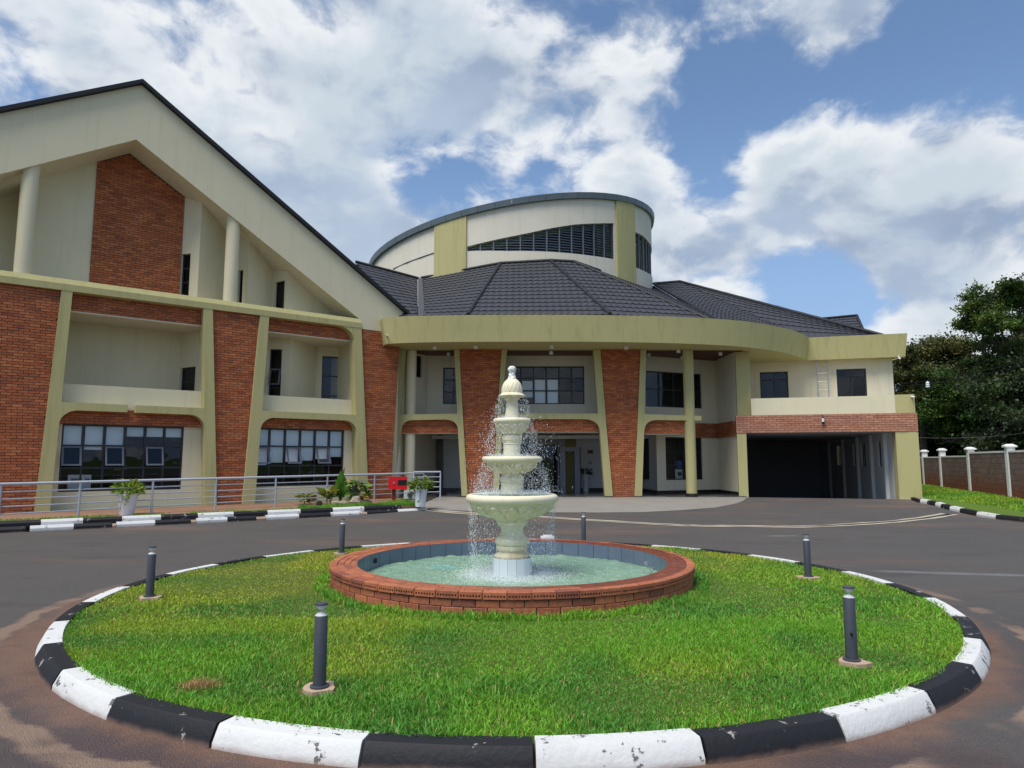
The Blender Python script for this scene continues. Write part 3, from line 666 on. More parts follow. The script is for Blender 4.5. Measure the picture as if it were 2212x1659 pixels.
# small fittings on the pool
q = hz(1416, 1216, .27); d = (POOLC-Vector((q.x, q.y, 0))).normalized()
sp = empty('pool_spotlight', (q.x, q.y, .2), 'small silver spotlight on a bracket at the right inner pool wall', 'spotlight')
mb = MB(); c = Vector((q.x, q.y, .24))+d*.10; mb.tube([c+Vector((-.05, 0, .045)), c+Vector((-.015, 0, .02)), c], [.022, .028, .024], 12); mb.build('lamp_head', STEEL, sp, smooth=True)
mb = MB(); mb.tube([c+Vector((0, 0, 0)), c+Vector((.04, 0, -.03)), c+Vector((.09, .01, -.035))], .008, 8); mb.tube([c+Vector((0, 0, -.02)), c+Vector((.05, -.02, -.09))], .007, 8); mb.build('bracket', STEEL, sp, smooth=True)
q = hz(814, 1207, .26); d = (POOLC-Vector((q.x, q.y, 0))).normalized(); a = math.atan2(-d.y, -d.x); q = Vector((POOLC.x+math.cos(a)*(RIN-.02), POOLC.y+math.sin(a)*(RIN-.02), .235))
mb = MB(); mb.tube([q+d*.012, q-d*.01], .034, 16); mb.build('overflow_pipe', BLACKP, label='round black overflow pipe in the left inner pool wall', cat='pipe')
q = hz(1181, 1163, ZR); mb = MB(); mb.box((q.x-.10, q.y-.04, ZR), (q.x+.12, q.y+.05, ZR+.035)); mb.box((q.x-.06, q.y-.03, ZR+.035), (q.x+.09, q.y+.04, ZR+.055))
mb.build('junction_box', WHITEP, label='small white box lying on the far rim of the pool', cat='box')
# ------------------------------------------------------------------ tiered fountain
FC = POOLC
def fz(y): return dep(1108, y, 9.03).z
SC = 9.03/F*1.0
def fp(lst): return [(hw*SC, fz(y)) for hw, y in lst]
ft = empty('fountain', (FC.x, FC.y, .13), 'cream three-tiered fountain with petal bowls and a pineapple top, running', 'fountain')
def petals(n, z0, z1, amp, top=.86):
    def fn(th, j, z):
        v = (z-z0)/(z1-z0)
        if v < 0 or v > 1: return 0
        u = ((th*n/(2*PI)) % 1)*2-1
        e = top*(1-abs(u)**2.3*.62)*min(1, .35+v*1.2 if v < .4 else 1)
        d = e-v; edge = math.exp(-((d)/.055)**2)*amp*.9; seam = -math.exp(-((1-abs(u))/.09)**2)*amp*.8 if v < top*.42 else 0
        return (amp*.35 if d > 0 else 0)+edge+seam
    return fn
def dens(pts, n=4):
    P = smooth_path([Vector((r, z, 0)) for r, z in pts], n); return [(p.x, p.y) for p in P]
def bowl(rimy, bot, mat_, npet, amp, name):
    pts, outer = rimy
    pf = dens(fp(pts), 5); zs = [z for r, z in pf]; zmin, zmax = zs[0], fz(outer)
    mb = MB(); mb.lathe((FC.x, FC.y, 0), pf, npet*20, fn=petals(npet, zmin, zmax, amp)); return mb.build(name, mat_, ft, smooth=60)
# white tiled pedestal
pd = MB(); pd.lathe((FC.x, FC.y, 0), [(.232, .0), (.232, fz(1202)), (.2, fz(1202))], 16); pdo = pd.build('pedestal', MORTARL, ft)
n16 = 14
for k in range(n16):
    a = 2*PI*k/n16-PI/2+PI/n16*0; w_ = 2*.243*math.tan(PI/n16)-.004; mb = MB(); mb.box((-.006+.243, -w_/2, .02), (.245, w_/2, fz(1203)))
    if k == 0: o = mb.build('tile', TILEW, None, loc=(0,0,0)); tmd = o.data
    else: o = bpy.data.objects.new('tile', tmd); COL.objects.link(o)
    o.parent = pdo; o.location = (0, 0, -.13); o.rotation_euler = (0, 0, a)
# stems and bowls (half width px, y px)
def stem(pts, name='stem', mat_=STONE, n=4):
    mb = MB(); mb.lathe((FC.x, FC.y, 0), dens(fp(pts), n), 48); return mb.build(name, mat_, ft, smooth=50)
stem([(37.5,1203),(37.5,1197),(31,1194),(29.5,1189),(32.5,1187),(33.5,1182),(32.5,1178),(31,1177),(34,1175),(36,1171),(36,1166),(33,1161),(26,1154),(23.5,1148),(23.8,1141),(27,1136),(30,1134.5),(30.5,1131),(32.8,1130),(33.2,1125),(30,1122)])
bowl(([(33,1126),(35,1122),(40,1119.5),(54,1115.5),(68,1109),(80,1100),(88,1090),(92,1085),(90,1083.5)], 1088), 0, ALGAE, 14, .026, 'bowl')
def rimring(r_in, r_out, yt, yb, name='bowl_rim', mat_=STONE, inner=None):
    zt, zb = fz(yt), fz(yb); m = (zt+zb)/2; h = (zt-zb)/2; w = (r_out-r_in)*SC
    pr = [((r_in)*SC, zb-.004)]+[(r_out*SC-h*.9+h*.9*math.cos(math.radians(a)), m+h*math.sin(math.radians(a))) for a in (-90, -60, -30, 0, 30, 60, 90)]+[((r_in+2)*SC, zt), ((r_in-1)*SC, zt-.012), ((r_in-3)*SC, zt-.05), (.05, zt-.06)]
    mb = MB(); mb.lathe((FC.x, FC.y, 0), pr, 80, cap=False); return mb.build(name, mat_, ft, smooth=60)
rimring(86, 98.5, 1067, 1085)
stem([(23.4,1066),(23.4,1048),(22.5,1047),(24.8,1045.5),(24.8,1043.5),(23,1042.5),(25.2,1041),(25,1039),(26.5,1037),(26.4,1032),(24,1029),(21,1027),(21,1019)])
bowl(([(21,1024),(27,1022),(38,1017.5),(47,1010.5),(53,1003),(57,998),(56,997)], 1000), 0, ALGAE, 12, .018, 'bowl')
rimring(54, 64.5, 986, 998)
stem([(18.4,987),(18.4,962),(17.6,961),(19.6,959.5),(19.4,957.5),(18,956.5),(19.8,955),(19.6,953),(21.5,951),(21.7,944),(20,940.5),(18,939),(18,933)])
bowl(([(18,939),(22,936.5),(28,931),(33,923.5),(36,917),(37.5,914.5),(36,914)], 916), 0, STONE, 12, .014, 'bowl')
rimring(33, 41.2, 904, 915)
stem([(15,905),(14.8,899),(14.2,890),(13,882),(12.6,876),(13.4,875),(13.4,872.5),(12.6,871.5),(12.5,866),(14.5,862.5),(17,860)])
mb = MB(); pf = fp([(15,860),(21,858.5),(27.5,857),(28.2,855),(24.5,852),(23,849.5)])
mb.lathe((FC.x, FC.y, 0), pf, 96, fn=lambda th, j, z: (abs(math.sin(th*4))*.018 if j in (2, 3) else 0)); mb.build('petal_collar', STONE, ft, smooth=60)
pf = dens(fp([(22.8,851),(23,845),(22.2,838),(20,831),(16.5,825),(11,820),(7,817.5),(2,816.5)]), 5)
zz0, zz1 = pf[0][1], pf[-1][1]
def lattice(th, j, z):
    v = (z-zz0)/(zz1-zz0); a = abs(math.sin(th*7+v*5.2)); b = abs(math.sin(th*7-v*5.2)); return -.008*(math.exp(-(a/.16)**2)+math.exp(-(b/.16)**2))
mb = MB(); mb.lathe((FC.x, FC.y, 0), pf, 168, fn=lattice); mb.build('pineapple_finial', STONE, ft, smooth=70)
for (r, y) in [(84, 1067.5), (53, 986.5), (32.5, 904.5)]:
    mb = MB(); R_ = r*SC; z = fz(y)-.012; vs = [(FC.x, FC.y, z)]; fs = []; NR, NA = 14, 64
    for i in range(1, NR+1):
        for k in range(NA):
            a = 2*PI*k/NA; rr = R_*i/NR; x = rr*math.cos(a); yy = rr*math.sin(a); vs.append((FC.x+x, FC.y+yy, z+noise.noise(Vector((x*30, yy*30, 1)))*.010))
    for k in range(NA): fs.append((0, 1+k, 1+(k+1) % NA))
    for i in range(NR-1):
        for k in range(NA): fs.append((1+i*NA+k, 1+(i+1)*NA+k, 1+(i+1)*NA+(k+1) % NA, 1+i*NA+(k+1) % NA))
    mb.mesh(vs, fs); mb.build('basin_water', WATER, ft, smooth=80)
# spray and drops: tiny stretched octahedra
def drops(name, P, size, stretch, **kw):
    n = len(P); O = np.array([[1,0,0],[-1,0,0],[0,1,0],[0,-1,0],[0,0,1],[0,0,-1]], float); Tt = np.array([[0,2,4],[2,1,4],[1,3,4],[3,0,4],[2,0,5],[1,2,5],[3,1,5],[0,3,5]])
    s = size*(.5+rng.random((n, 1))*.9); st = stretch*(.6+.9*rng.random((n, 1)))
    strand = (rng.random((n, 1)) < .10); st = np.where(strand, stretch*9, st); s = np.where(strand, s*.45, s)
    V = O[None]*s[:, :, None]; V[:, :, 2] *= st; tl = rng.normal(0, .3, (n, 2))*np.where(strand, .3, 1); V[:, :, 0] += V[:, :, 2]*tl[:, :1]; V[:, :, 1] += V[:, :, 2]*tl[:, 1:]
    V += P[:, None, :]; T = (np.arange(n)[:, None, None]*6+Tt[None]).reshape(-1, 3)
    o = Vector((FC.x, FC.y, .13)); return np_mesh(name, V.reshape(-1, 3)-np.array(o), T, None, SPRAY, loc=o, **kw)
PP = []
def curtain(n, r, y0, y1, spread, out):
    z0, z1 = fz(y0), fz(y1); a = rng.random(n)*2*PI
    clump = vnoise(a*3, np.zeros(n), 2.0, int(r)); keep = rng.random(n) < .25+clump; a = a[keep]; m = len(a)
    t = rng.random(m)**.85; v = np.sqrt(t)
    rr = r*SC+out*v*(.35+.65*rng.random(m))+np.abs(rng.normal(0, 1, m))*spread*(.15+t)
    PP.append(np.stack([FC.x+rr*np.cos(a), FC.y+rr*np.sin(a), z0+(z1-z0)*t+rng.normal(0, .012, m)], 1))
curtain(5200, 95, 1086, 1236, .045, -.16)
curtain(2800, 62, 1000, 1064, .08, .05)
curtain(2000, 40, 914, 984, .07, .05)
curtain(900, 27, 858, 903, .06, .04)
# wind-blown mist of droplets between tiers
m = 2000; z = fz(1064)+(fz(900)-fz(1064))*rng.random(m)**1.35; a = rng.random(m)*2*PI; r = .12+np.abs(rng.normal(.16, .17, m))+.12*(1-(z-fz(1064))/1.0)
PP.append(np.stack([FC.x+r*np.cos(a), FC.y+r*np.sin(a), z], 1))
# splashes on the basins and the pool
for (rr_, y, m, hgt) in [(84, 1067, 1700, .030), (54, 986, 700, .02), (33, 904, 350, .018)]:
    a = rng.random(m)*2*PI; r = np.sqrt(rng.random(m))*rr_*SC; PP.append(np.stack([FC.x+r*np.cos(a), FC.y+r*np.sin(a), fz(y)+np.abs(rng.normal(0, hgt, m))], 1))
m = 6500; a = rng.random(m)*2*PI; r = np.abs(rng.normal(.50, .17, m)); PP.append(np.stack([FC.x+r*np.cos(a), FC.y+r*np.sin(a), .135+np.abs(rng.normal(0, .020, m))], 1))
m = 1200; a = rng.random(m)*2*PI; r = .3+rng.random(m)*1.1; PP.append(np.stack([FC.x+r*np.cos(a), FC.y+r*np.sin(a), .14+np.abs(rng.normal(0, .03, m))], 1))
P = np.concatenate(PP)
drops('fountain_spray', P, .0026, 2.2, kind='stuff', label='white water drops falling and splashing round the fountain tiers', cat='water spray')
mb = MB(); zz = [(9,818.5),(7,812),(6,806),(8,801),(8.8,797),(7,793),(3,791),(.5,790.5)]
mb.lathe((FC.x, FC.y, 0), dens(fp(zz), 3), 40, fn=lambda th, j, z: noise.noise(Vector((math.cos(th)*2, math.sin(th)*2, z*40)))*.014+noise.noise(Vector((math.cos(th)*5, math.sin(th)*5, z*90)))*.008)
mb.build('water_jet', mat('bubbling water', base=(.80, .80, .76), rough=.15, spec=.7), label='bubbling white water gushing from the fountain top', cat='water jet', smooth=80)
# ==================================================================  BUILDING
B = empty('building', (2, 26.4, .15), 'cream and red brick building with olive frames, big gable, curved canopy and round drum', 'building')
VPd = ray(3020, 994); WP0 = hz(842, 1079.6, .15); W = Pl(WP0, (VPd.x, VPd.y))
M = Pl((0, 26.4), (1, 0))
def part(mb, name, mats, **kw): return mb.build(name, mats, B, **kw)
WIN_N = 0
def window(pl, s0, s1, z0, z1, off, cols, rows, opens=(), blinds=(), room=2.5, fr=.045, fw=.05, roommat=None, zs=None, nopane=()):
    mb = MB()
    zl = zs or [z0+(z1-z0)*k/rows for k in range(rows+1)]; sl_ = [s0+(s1-s0)*k/cols for k in range(cols+1)]
    for k, s in enumerate(sl_):
        a = s if k == 0 else (s-fw if k == cols else s-fw/2); mb.rect(pl, a, a+fw, z0, z1, off-.06, off+.0)
    for k, z in enumerate(zl):
        a = z if k == 0 else (z-fw if k == rows else z-fw/2)
        for c in range(cols): mb.rect(pl, sl_[c]+fw*.5+(.5*fw if c == 0 else 0)+.0005, sl_[c+1]-fw*.5-(.5*fw if c == cols-1 else 0)-.0005, a, a+fw, off-.058, off-.002)
    wo = part(mb, 'window', FRAME)
    for c in range(cols):
        for r in range(rows):
            a, b, e, f = sl_[c]+fw*.5, sl_[c+1]-fw*.5, zl[r]+fw*.5, zl[r+1]-fw*.5
            if (c, r) in opens:
                ang = math.radians(22); hh = f-e
                T = lambda s, t, o: pl.w(s, f-t*math.cos(ang)-o*math.sin(ang)*-1*0, off+.02+t*math.sin(ang)+o)
                mb = MB()
                for (x0, x1, t0, t1) in [(a, b, 0, fw), (a, b, hh-fw, hh), (a, a+fw, fw, hh-fw), (b-fw, b, fw, hh-fw)]:
                    q = [T(x0,t0,0), T(x1,t0,0), T(x1,t1,0), T(x0,t1,0)]; q2 = [T(x0,t0,.035), T(x1,t0,.035), T(x1,t1,.035), T(x0,t1,.035)]
                    mb.mesh(q+q2, [(0,1,2,3),(7,6,5,4),(0,4,5,1),(1,5,6,2),(2,6,7,3),(3,7,4,0)])
                mb.build('opening_sash', FRAMEL, wo)
                mb = MB(); mb.face([T(a+fw,fw,.018), T(b-fw,fw,.018), T(b-fw,hh-fw,.018), T(a+fw,hh-fw,.018)]); mb.build('pane', GLASS, wo, recalc=False)
            else:
                j = random.uniform(-.004, .004); mb = MB(); mb.face([pl.w(a,e,off-.03+j), pl.w(b,e,off-.03-j), pl.w(b,f,off-.03-j), pl.w(a,f,off-.03+j)]); mb.build('pane', GLASS, wo, recalc=False)
    for (c, zb, zt) in blinds:
        mb = MB(); a, b = sl_[c]+.05, sl_[c+1]-.04; mb.rect(pl, a, b, zb, zt, off-.10, off-.095); mb.tube([pl.w(a,zb,off-.098), pl.w(b,zb,off-.098)], .01, 6); mb.build('blind', BLIND, wo)
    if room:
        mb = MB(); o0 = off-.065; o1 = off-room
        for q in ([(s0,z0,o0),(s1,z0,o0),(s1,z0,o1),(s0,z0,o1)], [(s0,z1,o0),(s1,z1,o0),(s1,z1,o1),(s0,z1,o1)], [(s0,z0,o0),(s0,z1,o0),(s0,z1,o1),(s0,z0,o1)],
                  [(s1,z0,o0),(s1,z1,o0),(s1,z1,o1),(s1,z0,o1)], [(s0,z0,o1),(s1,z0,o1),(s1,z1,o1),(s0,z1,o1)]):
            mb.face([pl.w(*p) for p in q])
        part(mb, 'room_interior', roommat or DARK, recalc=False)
    return wo
def bwall(pl, poly, o0, off, xl, xr, z0, z1, mt=BRICK, ztop=None, **kw):
    mb = MB(); mb.prism(pl, poly, o0, off); p = part(mb, 'brick_wall', MORTAR)
    bricks(p, pl, xl, xr, z0, z1, off, mt, ztop=ztop, **kw); return p
# ---------------- left wing
def lin(sa, za, sb, zb): return lambda z: sa+(sb-sa)*(z-za)/(zb-za)
ZT, ZB = 6.44, 0.05
A_l = lin(-10.57, ZT, -10.82, ZB); A_r = lin(-10.30, ZT, -10.46, ZB)
B_l = lin(-6.76, ZT, -6.42, ZB); B_r = lin(-6.48, ZT, -6.06, ZB)
C_l = lin(-4.97, ZT, -5.30, ZB); C_r = lin(-4.67, ZT, -4.90, ZB)
D_l = lin(-1.62, ZT, -1.24, ZB); D_r = lin(-1.30, ZT, -0.84, ZB)
def leg_band(L0, L1, R0, R1, zb0, zb1, gap=None, rad=.42, topcurve=0):
    """two leaning legs and a floor band with rounded lower corners, one frame"""
    zc = zb0-rad
    if gap is None:
        poly = [(L0(ZB),ZB),(L1(ZB),ZB),(L1(zc),zc)] + [(L1(zc)+rad*1.05*(1-math.cos(t)), zc+rad*math.sin(t)) for t in [PI/2*k/7 for k in range(1, 8)]]
        poly += [(R0(zc)-rad*1.05*(1-math.cos(t)), zc+rad*math.sin(t)) for t in [PI/2*k/7 for k in range(7, 0, -1)]] + [(R0(zc),zc),(R0(ZB),ZB),(R1(ZB),ZB),(R1(ZT),ZT)]
        up = [(R0(ZT),ZT),(R0(zb1),zb1),(L1(zb1),zb1),(L1(ZT),ZT),(L0(ZT),ZT)]
        return [poly+up]
    a, b = gap
    left = [(L0(ZB),ZB),(L1(ZB),ZB),(L1(zc),zc)] + [(L1(zc)+rad*1.05*(1-math.cos(t)), zc+rad*math.sin(t)) for t in [PI/2*k/7 for k in range(1, 8)]] + [(a,zb0),(a,zb1),(L1(zb1),zb1),(L1(ZT),ZT),(L0(ZT),ZT)]
    right = [(b,zb0)]+[(R0(zc)-rad*1.05*(1-math.cos(t)), zc+rad*math.sin(t)) for t in [PI/2*k/7 for k in range(7, 0, -1)]] + [(R0(zc),zc),(R0(ZB),ZB),(R1(ZB),ZB),(R1(ZT),ZT),(R0(ZT),ZT),(R0(zb1),zb1),(b,zb1)]
    return [left, right]
mir = -8.88*2
def mfn(f): return lambda z: mir-f(z)
frames = [(A_l, A_r, B_l, B_r, (-8.72, -8.50)), (C_l, C_r, D_l, D_r, None), (mfn(D_r), mfn(D_l), mfn(C_r), mfn(C_l), None)]
for (L0, L1, R0, R1, gap) in frames:
    for poly in leg_band(L0, L1, R0, R1, 3.02, 3.24, gap):
        mb = MB(); mb.prism(W, poly, -.42, 0); part(mb, 'olive_frame', OLIVE)
# curved top right corner of bay 2
mb = MB(); s0 = D_l(ZT); mb.prism(W, [(s0, ZT+.01), (s0-.62, ZT+.01)]+[(s0-.62+.62*math.sin(t), ZT-.42+.42*math.cos(t)) for t in [PI/2*k/8 for k in range(0, 9)]], -.42, -.002); part(mb, 'frame_corner', OLIVE)
# top fascia with sloped coping
mb = MB(); sa, sb = -18.5, -1.30
pr = [(-.50, ZT), (0.012, ZT), (0.012, 6.63), (-.10, 6.80), (-.50, 6.80)]
A_ = [W.w(sa, z, o) for o, z in pr]; B2 = [W.w(sb, z, o) for o, z in pr]
mb.mesh(A_+B2, [(0,1,2,3,4),(9,8,7,6,5)]+[(i,(i+1) % 5,(i+1) % 5+5,i+5) for i in range(5)]); part(mb, 'fascia_beam', OLIVE)
# brick piers
PB = 0.02
def pier(L, R, z0=PB, z1=ZT, pl=W, off=-.10, mt=BRICK):
    bwall(pl, [(L(z0),z0),(R(z0),z0),(R(z1),z1),(L(z1),z1)], off-.3, off-.012, L, R, z0, z1, mt)
pier(mfn(C_l), A_l); pier(B_r, C_l)
pier(D_r, lin(W.s_(865,700,-.1), ZT, W.s_(843,1079,-.1), ZB), z1=6.42); pier(lambda z: -18.5, mfn(D_r))
# bays
def spandrel(L, R, z0, z1): bwall(W, [(L,z0),(R,z0),(R,z1),(L,z1)], -.46, -.312, lambda z: L, lambda z: R, z0, z1)
for bay, (L, R) in enumerate([(-10.5, -6.2), (-5.15, -1.1), (mir+1.1, mir+5.15)]):
    spandrel(L+.0, R, 5.93+(.06 if bay else 0), ZT+.01); spandrel(L, R, 2.66 if bay == 0 else 2.70, 3.1)
def sill_strip(L, R, z): mb = MB(); mb.rect(W, L, R, z-.03, z, -.75, -.30); part(mb, 'lintel', CREAM)
# lower walls with windows
wins = [(-10.28, -7.05, .70, 2.65), (-4.86, -1.66, .72, 2.69), (mir+1.66, mir+4.86, .72, 2.69)]
for (L, R), w_ in zip([(-10.7, -6.1), (-5.3, -.9), (mir+.9, mir+5.3)], wins):
    mb = MB(); wall(mb, W, L, R, -.05, w_[3], -.42, [(w_[0], w_[1], w_[2], w_[3]-.001)], .16); part(mb, 'lower_wall', CREAM, recalc=False)
def zr(z0, z1): return [z0, z0+(z1-z0)*.30, z0+(z1-z0)*.605, z1]  # three rows measured bottom, sashes, top
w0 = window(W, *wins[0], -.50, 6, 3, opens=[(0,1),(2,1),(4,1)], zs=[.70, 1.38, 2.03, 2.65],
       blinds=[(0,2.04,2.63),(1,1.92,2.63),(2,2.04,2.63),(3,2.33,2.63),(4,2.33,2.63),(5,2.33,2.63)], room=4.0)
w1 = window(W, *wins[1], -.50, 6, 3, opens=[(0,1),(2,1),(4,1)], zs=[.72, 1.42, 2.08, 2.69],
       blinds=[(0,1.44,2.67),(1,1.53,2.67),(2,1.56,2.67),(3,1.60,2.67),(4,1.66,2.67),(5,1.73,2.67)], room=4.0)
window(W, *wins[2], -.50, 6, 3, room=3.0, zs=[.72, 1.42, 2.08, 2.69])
# upper loggias
for bay, (L, R) in enumerate([(-10.5, -6.3), (-5.1, -1.2), (mir+1.2, mir+5.1)]):
    zt = 5.93+(.06 if bay else 0); zp = 3.80
    mb = MB(); mb.rect(W, L, R, 3.0, zp, -.52, -.36); part(mb, 'parapet', CREAM)
    mb = MB(); mb.rect(W, L, R, zt-.04, zt-.001, -2.6, -.30); part(mb, 'loggia_ceiling', CREAM2)
    mb = MB(); mb.rect(W, L, R, 3.1, 3.3, -2.6, -.55); part(mb, 'loggia_floor', CREAM2)
    for s in (L, R): mb = MB(); mb.rect(W, s-.08+(0 if s == L else -.05), s+.08+(.05 if s == L else 0), 3.3, zt, -2.6, -.50); part(mb, 'loggia_side_wall', CREAM)
def zig(pts, z0, ztop, mat_=CREAM, name='wall_facet', holes={}):
    for i in range(len(pts)-1):
        (sa_, oa), (sb_, ob_) = pts[i], pts[i+1]; a = W.w(sa_, 0, oa); b = W.w(sb_, 0, ob_); pl = Pl(a, (b.x-a.x, b.y-a.y)); Ln = (b-a).length
        za, zb = (ztop(sa_), ztop(sb_)) if callable(ztop) else (ztop, ztop)
        h = holes.get(i, ()); mb = MB(); zl = min(za, zb)
        hs = [(q[0]*Ln, q[1]*Ln, q[2], q[3]) for q in h]
        wall(mb, pl, 0, Ln, z0, zl-.01, 0, hs, .14)
        mb.face([pl.w(0,zl-.01), pl.w(Ln,zl-.01), pl.w(Ln,zb), pl.w(0,za)]); part(mb, name, mat_, recalc=False)
        for q in hs: window(pl, q[0], q[1], q[2], q[3], -.08, 1, 3 if q[3]-q[2] > 1.3 else 1, opens=[(0,1)] if len(h[0]) > 4 and h[0][4] else (), room=.6, fw=.045)
sx = lambda x, y, o: W.s_(x, y, o)
zig([(-10.5,-2.0),(sx(387,800,-2.0),-2.0),(sx(425,800,-1.1),-1.1),(-6.3,-1.0)], 3.3, 5.93, holes={1: [(.06,.93,3.3,W.L(400,793,-1.6)[1])]})
zig([(-5.1,-1.35),(sx(579,800,-1.35),-1.35),(sx(625,800,-1.0),-1.0),(sx(683,800,-2.2),-2.2),(sx(690,800,-2.1),-2.1),(sx(745,800,-1.8),-1.8),(-1.2,-1.7)], 3.3, 5.99,
    holes={1: [(.06,.62,3.5,5.55,1)], 4: [(.1,.92,3.3,5.6)]})
zig([(mir+1.2,-2),(mir+5.1,-2)], 3.3, 5.99)
# gable
inn = lambda s: 11.48-.617*(s+8.93) if s > -8.93 else 11.48+.61*(s+8.93)
outr = lambda s: 13.28-.64*(s+8.88) if s > -8.88 else 13.28+.60*(s+8.88)
poly = [(-18.5,outr(-18.5)),(-8.88,13.28),(.72,outr(.72)),(.72,6.435),(-1.30,6.435),(-1.30,inn(-1.30)),(-8.93,11.48),(-16.8,inn(-16.8)),(-16.8,6.8),(-18.5,6.8)]
mb = MB(); mb.prism(W, poly[::-1], -.55, -.10); part(mb, 'gable_beam', CREAM)
mb = MB()
for (a, b) in ((-18.5, -8.93), (-8.93, -1.30)):
    mb.mesh([W.w(s, inn(s)+dz, o) for s in (a, b) for dz in (0.001, .15) for o in (-.55, -3.2)], [(0,1,5,4),(2,3,7,6),(0,4,6,2),(1,5,7,3)])
part(mb, 'gable_soffit', CREAM2)
mb = MB(); T_ = .13
for (a, b) in ((-19.0, -8.88), (-8.88, .90)):
    za, zb_ = outr(a)+.01, outr(b)+.01
    mb.mesh([W.w(s, z+dz, o) for s, z in ((a, za), (b, zb_)) for dz in (0, T_) for o in (.06, -13.0)], [(0,1,5,4),(2,3,7,6),(0,4,6,2),(1,5,7,3),(0,1,3,2),(4,5,7,6)])
rf = part(mb, 'gable_roof', RIDGE)
zb = 6.8
sL, sR = W.s_(200, 500, -1.3), W.s_(395, 500, -1.3)
tops = lambda s: inn(s)
bwall(W, [(sL,zb),(sR,zb),(sR,inn(sR)),(-8.93,11.48),(sL,inn(sL))], -1.6, -1.312, lambda z: sL, lambda z: sR, zb, 11.5, ztop=tops, L=.25, H=.078)
s1 = W.s_(48, 500, -1.35)
zig([(-16.8,-1.4),(-14,-1.4),(-12.9,-2.4),(s1,-2.3),(s1+.01,-1.36),(sL,-1.33)], zb, inn, holes={})
e1, v1, e2, v2, e3, v3 = W.s_(430,560,-.8), W.s_(500,560,-1.7), W.s_(535,600,-.8), W.s_(589,620,-1.6), W.s_(620,620,-.8), W.s_(787,690,-1.4)
zig([(sR,-1.33),(e1,-.8),(v1,-1.7),(e2,-.8),(v2,-1.55),(e3,-.8),(-1.28,-1.5)], zb, inn, holes={0: [(.02,.52,7.0,8.45)], 2: [(.45,.72,6.95,8.2)], 4: [(.12,.82,6.95,8.03,1)]})
for (x, y) in ((60, 450), (501, 560)):
    s = W.s_(x, y, -.35); q = W.w(s, 0, -.37); mb = MB(); mb.lathe((q.x, q.y, 0), [(.215, 6.8), (.215, inn(s)+.15)], 32); part(mb, 'column', CREAM, smooth=True)
mb = MB(); mb.rect(W, -18.5, .7, 6.70, 6.79, -6, -.45); part(mb, 'gable_ledge', CREAM2)
# wing side and back mass
mb = MB(); mb.rect(W, .30, .70, 0, 7.1, -13, -.6); part(mb, 'wing_side_wall', CREAM)
mb = MB(); mb.rect(W, -18.5, .28, 0, 6.6, -13.2, -13); mb.rect(W, -18.5, -18.3, 0, 6.6, -12.9, -.5); part(mb, 'wing_back_wall', CREAM)
# ---------------- middle: canopy
ZS, ZF = 5.93, None
fx = [(815,25.6),(835,25.0),(900,24.75),(1000,24.6),(1106,24.55),(1250,24.55),(1400,24.75),(1500,25.05),(1580,25.5),(1637,26.1),(1680,26.9),(1707,27.6),(1726,28.4),(1740,29.2)]
zfas = dep(1106, 682, 24.55).z; ZS = dep(1106, 738, 24.55).z
def fas_pt(x, d): p = dep(x, 700, d); return Vector((p.x, p.y, 0))
fc = smooth_path([fas_pt(*q) for q in fx[1:]], 4); fcs = [fas_pt(*fx[0])+Vector((-.02, .5, 0))]+fc
e_ = fas_pt(1951, 28.15); fcs.append(e_); 
mb = MB(); lean = .16
def fas_n(path, i):
    d = path[min(i+1, len(path)-1)]-path[max(i-1, 0)]; n = Vector((d.y, -d.x, 0)).normalized(); return n
cent = []
pr = [(0, ZS), (lean, zfas), (lean-.18, zfas), (-.35, ZS+.05)]
vs = []
for i, p in enumerate(fcs):
    n_ = fas_n(fcs, i)
    if i == len(fcs)-1: n_ = Vector((.35, -1, 0))
    for o, z in pr: vs.append(p+n_*o+Vector((0, 0, z)))
m = 4; N = len(fcs)
fs = [(i*m+k, (i+1)*m+k, (i+1)*m+(k+1) % m, i*m+(k+1) % m) for i in range(N-1) for k in range(m)]+[(0,1,2,3), tuple((N-1)*m+k for k in (3,2,1,0))]
mb.mesh(vs, fs); part(mb, 'canopy_fascia', OLIVE, smooth=25)
# right return of the fascia
mb = MB(); q0 = fcs[-1]; 
mb.mesh([q0+Vector((.0,.02,ZS)), q0+Vector((.10,0,zfas)), q0+Vector((1.2,14,zfas)), q0+Vector((1.1,14,ZS))], [(0,1,2,3)]); part(mb, 'canopy_fascia', OLIVE, recalc=False)
# soffit: plaster border and timber inside
mb = MB(); inner = []
for i, p in enumerate(fcs): mb_n = fas_n(fcs, i)
sof = [(p.x, p.y) for p in fcs]
mb.mesh([(x, y+.02, ZS+.03) for x, y in sof]+[(x, 31.5, ZS+.03) for x, y in sof], [(i, i+1, i+1+N, i+N) for i in range(N-1)]); part(mb, 'canopy_soffit', OLIVE, recalc=False)
mb = MB(); wl = [dep(868, 760, 26.75), dep(1606, 760, 26.75)]
nb = 22; y0 = 26.72
mb.face([(wl[0].x, y0, ZS+.012), (wl[1].x, y0, ZS+.012), (wl[1].x, 31.4, ZS+.012), (wl[0].x, 31.4, ZS+.012)]); part(mb, 'timber_ceiling', WOOD, recalc=False)
